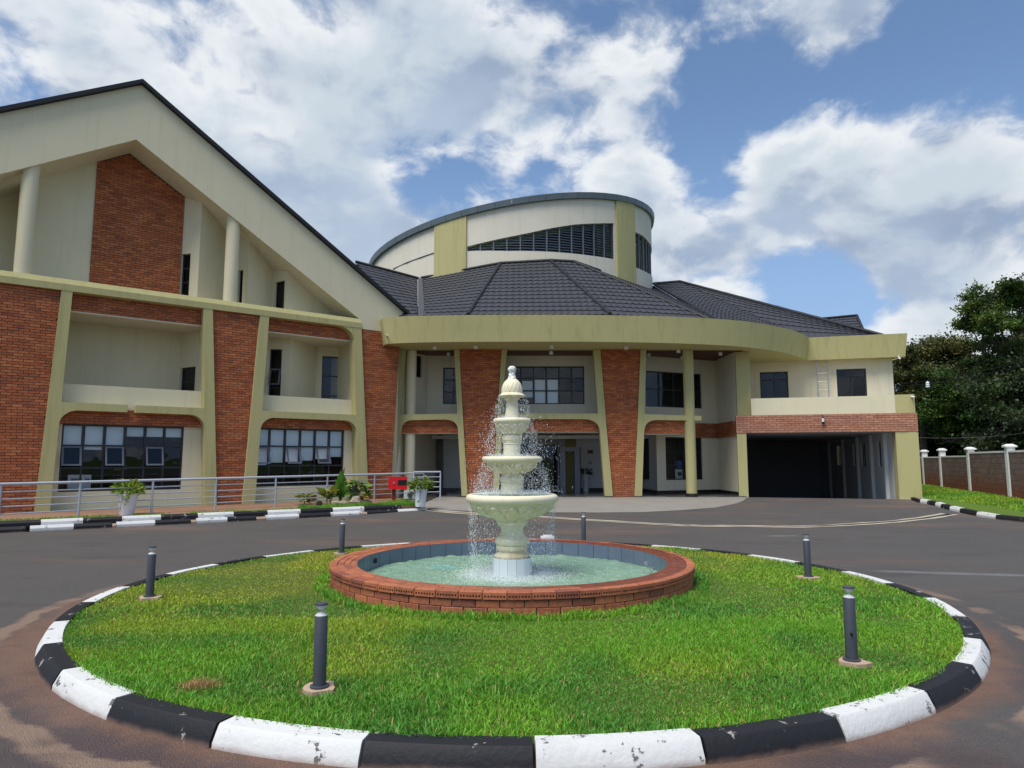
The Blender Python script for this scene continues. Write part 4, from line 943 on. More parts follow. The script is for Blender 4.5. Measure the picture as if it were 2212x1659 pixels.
# ---------------- middle frames (plane M, s = x)
def mp(x, y, o=0): return M.L(x, y, o)
Zb2 = .21
def px_poly(pts, o=0): return [mp(x, y, o) for x, y in pts]
ZM = ZS+.02
def rebase(poly):       # tops to the soffit, feet to the floor
    out = []
    for s, z in poly:
        if z > 5.6: z = ZM
        if z < .45: z = Zb2+.03
        out.append((s, z))
    return out
def q_arc(p0, p1, c, n=6):   # quarter curve from p0 to p1 with control c
    return [((1-t)**2*p0[0]+2*t*(1-t)*c[0]+t*t*p1[0], (1-t)**2*p0[1]+2*t*(1-t)*c[1]+t*t*p1[1]) for t in [k/n for k in range(n+1)]]
# left bay frame: legs E and F with band
polyE = [(859,752),(842,1075),(850,1075),(866,930)]+q_arc((866,930),(889,907.5),(867,909))+[(960,906)]+q_arc((960,906),(989,927),(988,907))+[(997,1072),(1010,1072),(1000,902),(992,750),(981,750),(988,893.5),(864,895.5),(875,752)]
polyG = [(1083.7,750),(1064,1072),(1077,1072),(1084,930)]+q_arc((1084,930),(1110,905),(1086,906))+[(1262,905.3)]+q_arc((1262,905.3),(1296,932),(1294,906))+[(1307,1072),(1324,1072),(1309.7,918),(1296.7,750),(1281.8,750),(1291.5,893.5),(1082,893),(1095.5,750)]
polyI = [(1384,750),(1371,1074),(1387,1074),(1391.5,932)]+q_arc((1391.5,932),(1420,907),(1393,907))+[(1515,908.5),(1515,898.5),(1392.5,894.5),(1396,750)]
for pg in (polyE, polyG, polyI):
    mb = MB(); mb.prism(M, rebase(px_poly(pg))[::-1], -.35, 0); part(mb, 'olive_frame', OLIVE)
def feet(x0, x1):
    a, b = mp(x0, 1073)[0], mp(x1, 1073)[0]; mb = MB(); mb.rect(M, a-.02, b+.02, .12, Zb2+.03, -.37, .02); part(mb, 'tiled_foot', SKIRT)
for a, b in ((996.5, 1010), (1064, 1077), (1307, 1324), (1371.5, 1387)): feet(a, b)
def pl_lin(x0, y0, x1, y1): a = mp(x0, y0); b = mp(x1, y1); return lin(a[0], a[1], b[0], b[1])
for L_, R_ in ((pl_lin(992,750,1010,1072), pl_lin(1083.7,750,1064,1072)), (pl_lin(1296.7,750,1324,1072), pl_lin(1384,750,1371,1072))):
    pier(L_, R_, .15, ZM, M, -.08)
# spandrels
for (a, b, y0_, y1_) in ((862, 990, 935, 906), (1080, 1294, 932, 905), (1391, 1504, 936.5, 909)):
    s0, s1 = mp(a, 920)[0], mp(b, 920)[0]; z0 = mp(1106, y0_)[1]; z1 = mp(1106, y1_)[1]+.08
    bwall(M, [(s0,z0),(s1,z0),(s1,z1),(s0,z1)], -.4, -.212, lambda z, s0=s0: s0, lambda z, s1=s1: s1, z0, z1)
    mb = MB(); mb.rect(M, s0, s1, z0-.03, z0-.001, -.55, -.24); part(mb, 'lintel', CREAM2)
# round columns
for (x, y, d, z0, z1, m_, r) in ((1489.5, 900, 26.55, .2, ZS+.02, OLIVE, .205), (887, 900, 26.85, .2, ZS+.02, CREAM, .20)):
    q = dep(x, y, d); mb = MB(); mb.lathe((q.x, q.y, 0), [(r, z0), (r, z1)], 36); part(mb, 'column', m_, smooth=True)
    mb = MB(); mb.lathe((q.x, q.y, 0), [(r+.015, .12), (r+.015, .34), (r, .34)], 36); part(mb, 'column_foot', SKIRT, smooth=True)
# upper recessed walls
R1_ = Pl((dep(922, 900, 28.0).x, 28.0), (1, 0)); xA = R1_.p.x; rs = lambda x, y: R1_.s_(x, y)
zf2 = 3.15; smid = rs(1392, 830)
wU = (rs(1098, 830), rs(1262.5, 830), R1_.L(1180, 873)[1], R1_.L(1180, 791)[1]); wUl = (rs(957, 830), rs(984, 830)+.35, R1_.L(970, 873)[1], R1_.L(970, 794)[1])
mb = MB(); wall(mb, R1_, 0, smid, zf2, ZS+.02, 0, [wU, wUl], .12); part(mb, 'upper_wall', CREAM2, recalc=False)
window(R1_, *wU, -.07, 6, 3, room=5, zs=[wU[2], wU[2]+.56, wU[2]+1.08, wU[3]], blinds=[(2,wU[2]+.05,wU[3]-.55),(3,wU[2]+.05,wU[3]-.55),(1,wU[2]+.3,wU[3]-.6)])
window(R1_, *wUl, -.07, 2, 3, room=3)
c1 = dep(1548, 900, 29.5); R2_ = Pl((R1_.w(smid,0).x, 28.0), (c1.x-R1_.w(smid,0).x, c1.y-28.0)); lenR = (Vector((c1.x, c1.y, 0))-R2_.p).length
hU = (.05, R2_.s_(1516, 850), R2_.L(1516, 882.5)[1], R2_.L(1516, 808)[1])
mb = MB(); wall(mb, R2_, 0, lenR, zf2, ZS+.02, 0, [hU], .12); part(mb, 'upper_wall', CREAM2, recalc=False)
window(R2_, *hU, -.07, 4, 2, room=3)
c2 = dep(1592, 900, 27.0); R3_ = Pl((c1.x, c1.y), (c2.x-c1.x, c2.y-c1.y)); len3 = (Vector((c2.x, c2.y, 0))-R3_.p).length
mb = MB(); wall(mb, R3_, 0, len3, 3.13, ZS+.02, 0); part(mb, 'upper_wall', CREAM2, recalc=False)
# left side wall of the recess
c0 = dep(872, 900, 26.9); R0_ = Pl((c0.x, c0.y), (xA-c0.x, 28.0-c0.y)); len0 = (Vector((xA, 28.0, 0))-R0_.p).length
h0 = (R0_.s_(899.5, 790), R0_.s_(911.5, 790), R0_.L(905, 815)[1], ZS-.05)
mb = MB(); wall(mb, R0_, -.6, len0, zf2, ZS+.02, 0, [h0], .12); part(mb, 'upper_wall', CREAM2, recalc=False); window(R0_, *h0, -.07, 1, 2, room=.8)
# slab between floors
mb = MB(); zc1 = mp(1106, 931)[1]+.02
mb.mesh([(c0.x-.3,26.62,z) for z in (zc1, 3.14)]+[(R1_.w(smid,0).x+.2,26.62,z) for z in (zc1, 3.14)]+[(R1_.w(smid,0).x+.2,33,z) for z in (zc1, 3.14)]+[(c0.x-.3,33,z) for z in (zc1, 3.14)], [(0,2,4,6),(1,3,5,7),(0,1,3,2),(2,3,5,4),(4,5,7,6),(6,7,1,0)]); part(mb, 'floor_slab', WHITEW)
mb = MB(); xr_ = mp(1504, 920)[0]; mb.box((R1_.w(smid,0).x+.21, 26.62, zc1-.01), (xr_-.02, 31.0, 3.14)); part(mb, 'floor_slab', WHITEW)
# dark brick band on the right recess
for pl_, s0, s1 in ((R2_, R2_.s_(1490, 925), lenR-.01), (R3_, .01, len3)):
    bwall(pl_, [(s0,2.55),(s1,2.55),(s1,3.17),(s0,3.17)], .0, .03, lambda z, s0=s0: s0, lambda z, s1=s1: s1, 2.55, 3.16)
# ground floor walls
FZ = .235
mb = MB(); wall(mb, R2_, R2_.s_(1419, 1000), lenR, FZ, 3.14, .0, [(R2_.s_(1438.5,1000), R2_.s_(1518,1000), R2_.L(1518,1036)[1], 2.56)], .12); part(mb, 'ground_floor_wall', CREAM2, recalc=False)
hG = (R2_.s_(1438.5,1000), R2_.s_(1518,1000), R2_.L(1518,1036)[1], 2.56)
window(R2_, *hG, -.07, 4, 3, room=3, opens=())
mb = MB(); wall(mb, R3_, 0, len3, FZ, 3.12, 0); part(mb, 'ground_floor_wall', CREAM2, recalc=False)
cq = R2_.w(R2_.s_(1419, 1000), 0); cR = dep(1385, 1000, 30.9); R4_ = Pl((cR.x, cR.y), (cq.x-cR.x, cq.y-cR.y)); l4 = (Vector((cq.x, cq.y, 0))-R4_.p).length
mb = MB(); wall(mb, R4_, 0, l4, FZ, zc1, 0); part(mb, 'ground_floor_wall', WHITEW, recalc=False)
BK = Pl((0, 31.0), (1, 0)); bs = lambda x: BK.s_(x, 1000)
mb = MB(); wall(mb, BK, bs(1245), bs(1390), FZ, zc1, 0); part(mb, 'entrance_wall', WHITEW, recalc=False)
mb = MB(); wall(mb, BK, bs(958), bs(1075), FZ, zc1, 0); part(mb, 'entrance_wall', WHITEW, recalc=False)
mb = MB(); mb.box((bs(1204.5), 30.9, FZ), (bs(1221), 31.3, zc1)); part(mb, 'entrance_pier', DIM)
mb = MB(); mb.box((bs(946), 30.7, FZ), (bs(957.5), 31.0, zc1)); part(mb, 'entrance_pier', SKIRT)
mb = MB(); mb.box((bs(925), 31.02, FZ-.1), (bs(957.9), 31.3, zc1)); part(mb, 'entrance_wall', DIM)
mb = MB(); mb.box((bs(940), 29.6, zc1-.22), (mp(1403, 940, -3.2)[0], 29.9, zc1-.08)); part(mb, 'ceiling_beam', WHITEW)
# entrance doorway: dark glazed opening and lobby behind
dz = BK.L(1150, 960.5)[1]
mb = MB()
for k, s in enumerate([bs(1075), bs(1108), bs(1138), bs(1171), bs(1204)]): mb.box((s-.03, 31.0, FZ), (s+.03, 31.08, dz))
mb.box((bs(1075), 31.0, dz-.05), (bs(1204), 31.09, dz+.0)); dfr = part(mb, 'entrance_door', FRAME)
for k in range(4):
    a, b = [bs(1075), bs(1108), bs(1138), bs(1171), bs(1204)][k:k+2]; mb = MB(); mb.face([(a+.03,31.04,FZ),(b-.03,31.04,FZ),(b-.03,31.04,dz-.05),(a+.03,31.04,dz-.05)]); mb.build('pane', GLASS, dfr, recalc=False)
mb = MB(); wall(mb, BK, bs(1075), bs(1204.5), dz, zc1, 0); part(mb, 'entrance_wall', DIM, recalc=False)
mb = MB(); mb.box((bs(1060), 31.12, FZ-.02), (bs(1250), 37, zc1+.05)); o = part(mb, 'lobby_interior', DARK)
mb = MB(); mb.face([(bs(1221),31.1,FZ),(bs(1247),31.1,FZ),(bs(1247),31.1,zc1),(bs(1221),31.1,zc1)]); part(mb, 'lobby_panel', YEL, recalc=False)
# left ground floor recess
cL = dep(868, 1000, 26.95); RL = Pl((cL.x, cL.y), (bs(944)-cL.x, 30.9-cL.y)); lL = (Vector((bs(944), 30.9, 0))-RL.p).length
mb = MB(); wall(mb, RL, -.5, lL, FZ-.2, zc1, 0); part(mb, 'ground_floor_wall', CREAM2, recalc=False)
# skirtings
mb = MB()
for pl_, a, b in ((BK, bs(1245), bs(1390)), (BK, bs(958), bs(1075)), (R4_, 0, l4), (R2_, R2_.s_(1419,1000), lenR), (R3_, 0, len3), (RL, 1.2, lL)): mb = MB(); mb.rect(pl_, a, b, FZ-.02, FZ+.13, .0, .02); part(mb, 'skirting', SKIRT)
# floor
mb = MB(); fl = [(cL.x-.2, 26.35), (c2.x+.1, 26.35), (c2.x+.2, 31.3), (cL.x-.2, 31.3)]
mb.box((fl[0][0], 26.5, .1), (fl[1][0], 31.3, FZ)); part(mb, 'entrance_floor', TILEF)
# ---------------- right block with garage
Gp = pl_px(1590, 26.6, 1985, 24.9); gL = lambda x, y, o=0: Gp.L(x, y, o)
s0 = gL(1590, 915)[0]; s1 = gL(1982.5, 915)[0]; zb0 = 2.66; zb1 = 3.33; GS1 = s1
bw = bwall(Gp, [(s0,zb0),(s1,zb0),(s1,zb1),(s0,zb1)], -.45, -.012, lambda z: s0, lambda z: s1, zb0, zb1, BRICKP, L=.27, H=.0845)
mb = MB(); ga, gb = gL(1613, 1000, -.1)[0], gL(1937, 1000, -.1)[0]
mb.rect(Gp, s0+.02, ga+.02, .1, zb0, -.5, -.03); part(mb, 'olive_pillar', OLIVE)
mb = MB(); mb.rect(Gp, gb, s1, .1, zb0, -.5, -.02); part(mb, 'olive_pillar', OLIVE)
mb = MB(); mb.rect(Gp, s1-.25, s1-.02, .1, zb0, -16, -.52); part(mb, 'outer_wall', CREAM)
mb = MB(); mb.rect(Gp, s1-.25, s1-.01, zb0+.002, zb1, -16, -.47); part(mb, 'outer_wall', CREAM)
s2 = gL(1934, 870)[0]; sp0 = gL(1623, 880)[0]; zp1 = gL(1790, 857)[1]
mb = MB(); mb.rect(Gp, sp0, s2, zb1, zp1, -.2, -.03); part(mb, 'balcony_parapet', CREAM)
mb = MB(); mb.rect(Gp, s2+.002, gL(1976.5, 870)[0], zb1, zp1+.02, -1.2, -.02); part(mb, 'balcony_parapet', OLIVE)
mb = MB(); mb.rect(Gp, s0+.01, s1-.3, zb1-.2, zb1-.01, -4.5, -.47); part(mb, 'balcony_floor', CREAM2)
us = gL(1590.5, 830, -.5)[0]; ue = gL(1621, 830, -.5)[0]; mb = MB(); mb.rect(Gp, us, ue, zb1, ZS+.03, -1.0, -.5); part(mb, 'olive_pillar', OLIVE)
# balcony back wall
G2 = Pl((fas_pt(1740, 29.2).x, fas_pt(1740, 29.2).y+.55), (e_.x-fas_pt(1740, 29.2).x, e_.y-fas_pt(1740, 29.2).y))
d1 = (G2.s_(1642, 830), G2.s_(1703, 830), 3.35, G2.L(1672, 803)[1]); d2 = (G2.s_(1808, 830), G2.s_(1872.5, 830), 3.35, G2.L(1840, 796.5)[1])
ws, we = G2.s_(1600, 830), G2.s_(1930.5, 830)
mb = MB(); wall(mb, G2, ws, we, 3.3, ZS+.03, 0, [d1, d2], .14); part(mb, 'balcony_wall', CREAM2, recalc=False)
mb = MB(); mb.rect(G2, we-.2, we, 3.3, ZS+.03, -12, -.001); part(mb, 'side_wall', CREAM2)
mb = MB(); mb.rect(G2, G2.s_(1899,830), we-.21, 3.3, ZS+.02, .001, .03); part(mb, 'wall_pilaster', CREAM2)
for dd in (d1, d2):
    zt = dd[3]; wo_ = window(G2, *dd, -.06, 2, 2, zs=[dd[2], zt-.36, zt], room=3, fw=.07)
    for sg in (-1, 1):
        mb = MB(); mm = (dd[0]+dd[1])/2+sg*.07; mb.tube([G2.w(mm,4.25,0), G2.w(mm,4.25,-.05)], .02, 8); mb.build('handle', STEEL, wo_)
# garage interior, ramp going down
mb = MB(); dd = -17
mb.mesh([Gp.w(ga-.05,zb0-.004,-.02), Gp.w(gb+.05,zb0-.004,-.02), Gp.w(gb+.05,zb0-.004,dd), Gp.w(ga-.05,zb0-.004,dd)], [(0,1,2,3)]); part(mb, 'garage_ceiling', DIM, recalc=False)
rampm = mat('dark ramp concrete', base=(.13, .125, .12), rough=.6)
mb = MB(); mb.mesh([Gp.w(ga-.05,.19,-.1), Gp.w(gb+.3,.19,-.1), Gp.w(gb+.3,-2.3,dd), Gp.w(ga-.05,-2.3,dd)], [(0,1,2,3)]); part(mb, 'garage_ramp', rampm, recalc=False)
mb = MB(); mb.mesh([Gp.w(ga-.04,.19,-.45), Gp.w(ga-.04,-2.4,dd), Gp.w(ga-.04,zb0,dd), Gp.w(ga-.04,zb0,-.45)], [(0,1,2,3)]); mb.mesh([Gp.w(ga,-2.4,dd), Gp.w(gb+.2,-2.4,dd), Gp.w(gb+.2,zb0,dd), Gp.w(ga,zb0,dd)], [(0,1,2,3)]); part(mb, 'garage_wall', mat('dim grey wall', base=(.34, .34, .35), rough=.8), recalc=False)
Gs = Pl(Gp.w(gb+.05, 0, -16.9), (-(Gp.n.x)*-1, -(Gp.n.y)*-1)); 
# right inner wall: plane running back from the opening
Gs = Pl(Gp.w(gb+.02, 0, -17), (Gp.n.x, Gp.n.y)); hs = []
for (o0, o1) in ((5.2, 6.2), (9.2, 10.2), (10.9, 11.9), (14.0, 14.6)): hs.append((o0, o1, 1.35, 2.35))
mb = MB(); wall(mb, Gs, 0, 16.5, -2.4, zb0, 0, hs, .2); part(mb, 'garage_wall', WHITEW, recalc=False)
for h_ in hs:
    mb = MB()
    for k in range(4): a = h_[0]+(h_[1]-h_[0])*k/3; mb.rect(Gs, a-.02, a+.02, h_[2], h_[3], -.12, -.08)
    mb.rect(Gs, h_[0], h_[1], (h_[2]+h_[3])/2-.02, (h_[2]+h_[3])/2+.02, -.121, -.079)
    part(mb, 'garage_window', FRAME)
for o0 in (3, 7, 10.4, 13.1, 15.4): mb = MB(); mb.rect(Gs, o0, o0+.18, -2.3, zb0, .0, .12); part(mb, 'garage_pilaster', WHITEW)
# ---------------- hip roof with metal tiles
DCc, DR_ = Vector((0.0, 39.0, 0)), 8.04
def drum_hit(x, y):
    r = ray(x, y); o = EYE-DCc; a = r.x*r.x+r.y*r.y; b = 2*(o.x*r.x+o.y*r.y); c = o.x*o.x+o.y*o.y-DR_**2; D = b*b-4*a*c
    if D < 0: t = -b/(2*a)
    else: t = (-b-math.sqrt(D))/(2*a)
    return EYE+r*t
ZE = zfas-.02
def eave(x, y, d): p = dep(x, y, d); return Vector((p.x, p.y, p.z))
B0 = dep(914,684,25.3); B1 = dep(1011,682,25.05); B2_ = dep(1317.6,681,25.0); B3 = dep(1532,692,25.8); 
T0 = drum_hit(910,602.5); T1 = dep(1081.6,570.5,30.4); T2 = dep(1188.8,564.5,30.4); T3 = dep(1239.4,567,30.4); T4 = dep(1411,627,36.8)
B4 = dep(1556,697,26.2)
A1 = dep(1467.6,609.6,37.5); A0 = dep(1412,614.5,37.6); A0b = dep(1411.3,628,36.9)
E1 = dep(1738,733,29.6); E2 = dep(1905,726,28.6)
L0_ = dep(767.5,567.5,31.0); L1_ = dep(902,603,31.8); L2_ = dep(902,685,25.4); L3_ = dep(868,690,25.6)
S1_ = dep(1740,694,36); S2_ = dep(1850.8,683.3,36.5); S3_ = dep(1866,718,34); S4_ = dep(1740,716,34)
roof = MB(); roof.face([B0,B1,T1,T0]); 
RT = []     # roof tile sheets
def roof_face(bl, br, tr, tl, course=.43, wave=.26, sheetw=1.25):
    bl, br, tr, tl = map(Vector, (bl, br, tr, tl)); e = (br-bl).normalized(); nrm = e.cross(((tl+tr)/2-(bl+br)/2)).normalized()
    if nrm.z < 0: nrm = -nrm
    H = ((tl+tr)/2-(bl+br)/2); H = (H-e*H.dot(e)).length; nr = max(1, round(H/course))
    base = min(bl.dot(e), tl.dot(e)); st = wave/6
    for r in range(nr):
        v0, v1 = r/nr, (r+1)/nr+.02
        a0, b0_ = bl.lerp(tl, v0), br.lerp(tr, v0); a1, b1_ = bl.lerp(tl, min(v1, 1)), br.lerp(tr, min(v1, 1))
        q0, q1 = a0.dot(e), b0_.dot(e); u0, u1 = a1.dot(e), b1_.dot(e)
        lo, hi = min(q0, u0), max(q1, u1); s = base+math.floor((lo-base)/sheetw)*sheetw+(sheetw/2 if r % 2 else 0)-sheetw
        while s < hi:
            x0, x1 = max(s, lo), min(s+sheetw, hi)
            if x1-x0 > .02:
                n = max(1, round((x1-x0)/st)); F_, U_ = [], []
                for k in range(n+1):
                    x = x0+(x1-x0)*k/n
                    f0 = min(1, max(0, (x-q0)/max(1e-6, q1-q0))); f1 = min(1, max(0, (x-u0)/max(1e-6, u1-u0)))
                    h = .5+.5*math.sin(2*PI*(x-base)/wave); F_.append(a0.lerp(b0_, f0)+nrm*(.030+.032*h)); U_.append(a1.lerp(b1_, f1)+nrm*(.012*h))
                m = n+1; lip = [p-nrm*.040 for p in F_]
                RT.append((F_+U_+lip, [(k, k+1, m+k+1, m+k) for k in range(n)]+[(2*m+k, 2*m+k+1, k+1, k) for k in range(n)], ((F_[0]+F_[-1])/2)))
            s += sheetw
roof_faces = [(B1,B2_,T2,T1), (B0,B1,T1,T0), (B2_,B3,T3,T2), (L3_,L2_,L1_,L0_), (B4,E1,A1,A0), (E1,E2,E2+Vector((0,.1,.1)),A1), (B3,B4,T4,T3), (S4_,S3_,S2_,S1_)]
roofo = MB()
for q in roof_faces:
    bl_, br_, tr_, tl_ = [Vector(p)-Vector((0,0,.06)) for p in q]
    for k in range(12): roofo.face([bl_.lerp(tl_, k/12), br_.lerp(tr_, k/12), br_.lerp(tr_, (k+1)/12), bl_.lerp(tl_, (k+1)/12)])

q = [Vector(p)-Vector((0,0,.07)) for p in (B4, A0, T4)]; roofo.face(q); q = [Vector(p)-Vector((0,0,.07)) for p in (A0, T4, Vector((6, 41, 11.6)))]; roofo.face(q)
rp = part(roofo, 'roof', RIDGE, recalc=False)
for q in roof_faces: roof_face(*q)
RT.sort(key=lambda t: (t[2]-EYE).length)
rest = MB()
for k, (vs, fs, c) in enumerate(RT):
    if k < 300:
        m_ = MB(); m_.mesh(vs, fs); m_.build('roof_tile', ROOF, rp, recalc=False)
    else: rest.mesh(vs, fs)
rest.build('roof_tile', ROOF, rp, recalc=False, kind='stuff')
def ridge(a, b, r=.075, mt=RIDGE):
    a, b = Vector(a)+Vector((0,0,.05)), Vector(b)+Vector((0,0,.05)); mb = MB(); n = max(1, int((b-a).length/1.0))
    for k in range(n):
        p, q = a.lerp(b, k/n), a.lerp(b, (k+1.03)/n); mb.tube([p, q], [r*1.05, r*.95], 8)
    return mb.build('ridge_cap', mt, rp, smooth=True)
for a, b in ((B1,T1),(B2_,T2),(B3,T3),(B4,T4),(T0,T1),(T1,T2),(T2,T3),(T3,T4),(A1,E2),(A0,A1),(B4,A0),(L0_,L1_),(S1_,S2_),(S2_,S3_)): ridge(a, b)
mb = MB(); v = [dep(903,603,31.9), dep(912,603,31.9), dep(918,686,25.25), dep(903,686,25.25)]; mb.face([p+Vector((0,0,.06)) for p in v]); mb.build('valley_gutter', mat('dull grey gutter', base=(.06, .062, .07), rough=.6), rp, recalc=False)
# ---------------- drum
def dth(x, y): p = drum_hit(x, y); return math.atan2(p.x-DCc.x, -(p.y-DCc.y)), p.z       # angle from the front, height
rim_px = [(798,571),(812,558),(833,540),(850,528),(898,505),(945,478),(987,463),(1033,454),(1077,442),(1124,433),(1168,428),(1219,422),(1273,420),(1321,423),(1348,428),(1375,438),(1398,452),(1408,466),(1413,481)]
rim = sorted([dth(x, y+7) for x, y in rim_px]); 
# smooth sine fit of the tilted rim
Am = np.array([[1, math.sin(a), math.cos(a)] for a, z in rim]); zz = np.array([z for a, z in rim]); co, *_ = np.linalg.lstsq(Am, zz, rcond=None)
rimz = lambda a: float(co[0]+co[1]*math.sin(a)+co[2]*math.cos(a))
print('rim fit', co, max(abs(Am@co-zz)))
def interp(tab, a):
    xs_ = [t[0] for t in tab]; return float(np.interp(a, xs_, [t[1] for t in tab]))
w1t = sorted(dth(x, y) for x, y in [(1009,532.5),(1054,521.5),(1098,512),(1143,503),(1189,493),(1245,484.5),(1290,482.5),(1326,482)])
w1b = sorted(dth(x, y) for x, y in [(1009,542.5),(1098,542.5),(1158,542.7),(1216,546),(1270,551.5),(1326,560)])
w2t = sorted(dth(x, y) for x, y in [(1371,501),(1388,509),(1401,523),(1407,533)]); w2b = sorted(dth(x, y) for x, y in [(1371,577),(1388,584),(1401,591),(1407,594)])
a1, a2 = w1t[0][0], w1t[-1][0]; a3, a4 = w2t[0][0], w2t[-1][0]+.28
pa = (dth(940,540)[0], dth(1008,540)[0]); pb = (dth(1330,520)[0], dth(1369,520)[0])
def dp(a, z, r=DR_): return Vector((DCc.x+r*math.sin(a), DCc.y-r*math.cos(a), z))
mb = MB(); NA = 240
angs = sorted(set([-PI+2*PI*k/NA for k in range(NA+1)]+[a1, a2, a3, a4])); ZD = 9.0
def win_at(a):
    if a1 <= a <= a2: return interp(w1b, a), interp(w1t, a)
    if a3 <= a <= a4: return interp(w2b, a), interp(w2t, a)
    return None
for i in range(len(angs)-1):
    u, v = angs[i], angs[i+1]; mid = win_at((u+v)/2)
    def Q(zl0, zl1, zh0, zh1, r=DR_): mb.face([dp(u,zl0,r), dp(v,zl1,r), dp(v,zh1,r), dp(u,zh0,r)])
    if mid:
        wu, wv = win_at(min(max(u, a1 if u < a3-.01 else a3), a2 if v < a3+.001 else a4)) or mid, win_at(min(max(v, a1 if u < a3-.01 else a3), a2 if v < a3+.001 else a4)) or mid
        Q(ZD, ZD, wu[0], wv[0]); Q(wu[1], wv[1], rimz(u), rimz(v))
        for k in (0, 1): mb.face([dp(u,wu[k]), dp(v,wv[k]), dp(v,wv[k],DR_-.25), dp(u,wu[k],DR_-.25)])
    else: Q(ZD, ZD, rimz(u), rimz(v))
for a in (a1, a2, a3):
    w_ = win_at(a); mb.face([dp(a,w_[0]), dp(a,w_[1]), dp(a,w_[1],DR_-.25), dp(a,w_[0],DR_-.25)])
dw = part(mb, 'drum_wall', plaster('drum plaster', (.70, .65, .53), amt=.4), recalc=False)
for (u, v) in (pa, pb):
    mb = MB(); n = 8; r1 = DR_+.10
    for k in range(n):
        p, q = u+(v-u)*k/n, u+(v-u)*(k+1)/n; mb.face([dp(p,ZD,r1), dp(q,ZD,r1), dp(q,rimz(q),r1), dp(p,rimz(p),r1)])
    for p in (u, v): mb.face([dp(p,ZD,DR_-.02), dp(p,ZD,r1), dp(p,rimz(p),r1), dp(p,rimz(p),DR_-.02)])
    part(mb, 'olive_pilaster', OLIVE, recalc=False)
# groove in the left wall
mb = MB(); gv = sorted(dth(x, y) for x, y in [(850,581),(880,567),(910,556),(939,546)]); 
pts = [dp(a, z, DR_+.005) for a, z in gv]; mb.tube(pts, .035, 6); part(mb, 'wall_groove', METAL, smooth=True)
# roof edge in pieces
NRM = 64
for k in range(NRM):
    u, v = -PI+2*PI*k/NRM, -PI+2*PI*(k+1)/NRM-.002; mb = MB()
    A_ = [dp(u, rimz(u)+dz, r) for dz, r in ((-.02,DR_-.02),(-.02,DR_+.16),(.26,DR_+.20),(.28,DR_-.3))]; Bq = [dp(v, rimz(v)+dz, r) for dz, r in ((-.02,DR_-.02),(-.02,DR_+.16),(.26,DR_+.20),(.28,DR_-.3))]
    mb.mesh(A_+Bq, [(i, (i+1) % 4, (i+1) % 4+4, i+4) for i in range(4)]+[(0,1,2,3),(4,5,6,7)]); mb.build('roof_edge', METAL, dw)
mb = MB(); mb.face([dp(-PI+2*PI*k/64, rimz(-PI+2*PI*k/64)+.2, DR_-.25) for k in range(64)]); part(mb, 'drum_roof', METAL, recalc=False)
# glazing and louvres
SLM = mat('louvre slat', base=(.07, .09, .12), rough=.4, spec=.5)
for (u0, u1, nb_) in ((a1, a2, 12), (a3, a4, 9)):
    r1 = DR_-.10; win = empty('louvred_window', dp((u0+u1)/2, 11), parent=B)
    mull = [u0+(u1-u0)*k/nb_ for k in range(nb_+1)]
    for a in mull:
        w_ = win_at(a); s = .03/DR_
        if w_[1]-w_[0] > .03: lw = MB(); lw.mesh([dp(a+da, z, r) for da in (-s, s) for z in w_ for r in (r1-.04, r1+.05)], [(0,1,3,2),(4,6,7,5),(0,4,5,1),(2,3,7,6),(1,5,7,3),(0,2,6,4)]); lw.build('mullion', FRAMEL, win)
    bk = MB(); n = 40
    for k in range(n):
        p, q = u0+(u1-u0)*k/n, u0+(u1-u0)*(k+1)/n; wp, wq = win_at(p), win_at(q); bk.face([dp(p,wp[0],DR_-1.2), dp(q,wq[0],DR_-1.2), dp(q,wq[1],DR_-1.2), dp(p,wp[1],DR_-1.2)]); bk.face([dp(p,wp[0],r1-.08), dp(q,wq[0],r1-.08), dp(q,wq[1],r1-.08), dp(p,wp[1],r1-.08)], 1)
    bk.build('backing', [DARK, GLASS], win, recalc=False)
    for k in range(nb_):
        p, q = mull[k]+.04/DR_, mull[k+1]-.04/DR_; za = min(win_at(p)[0], win_at(q)[0]); zbm = max(win_at(p)[1], win_at(q)[1]); z = za+.05
        while z < zbm-.03:
            pp, qq = p, q
            f = lambda a: win_at(a)[0]+.01 < z < win_at(a)[1]-.01
            aa = [p+(q-p)*t/8 for t in range(9) if f(p+(q-p)*t/8)]
            if len(aa) >= 3:
                ti = random.uniform(-.012, .012) if random.random() < .35 else 0; m_ = MB()
                c_, e2_ = aa[0], aa[-1]; rr = r1+.0; hh = .045; j = random.uniform(-.01, .01)
                m_.mesh([dp(c_,z-hh/2-ti,rr+.03), dp(e2_,z-hh/2+ti,rr+.03), dp(e2_,z+hh/2+ti,rr-.02), dp(c_,z+hh/2-ti,rr-.02), dp(c_,z+hh/2-ti-.008,rr-.02), dp(e2_,z+hh/2+ti-.008,rr-.02)], [(0,1,2,3),(0,1,5,4)])
                m_.build('slat', SLM, win, recalc=False)
            z += .125
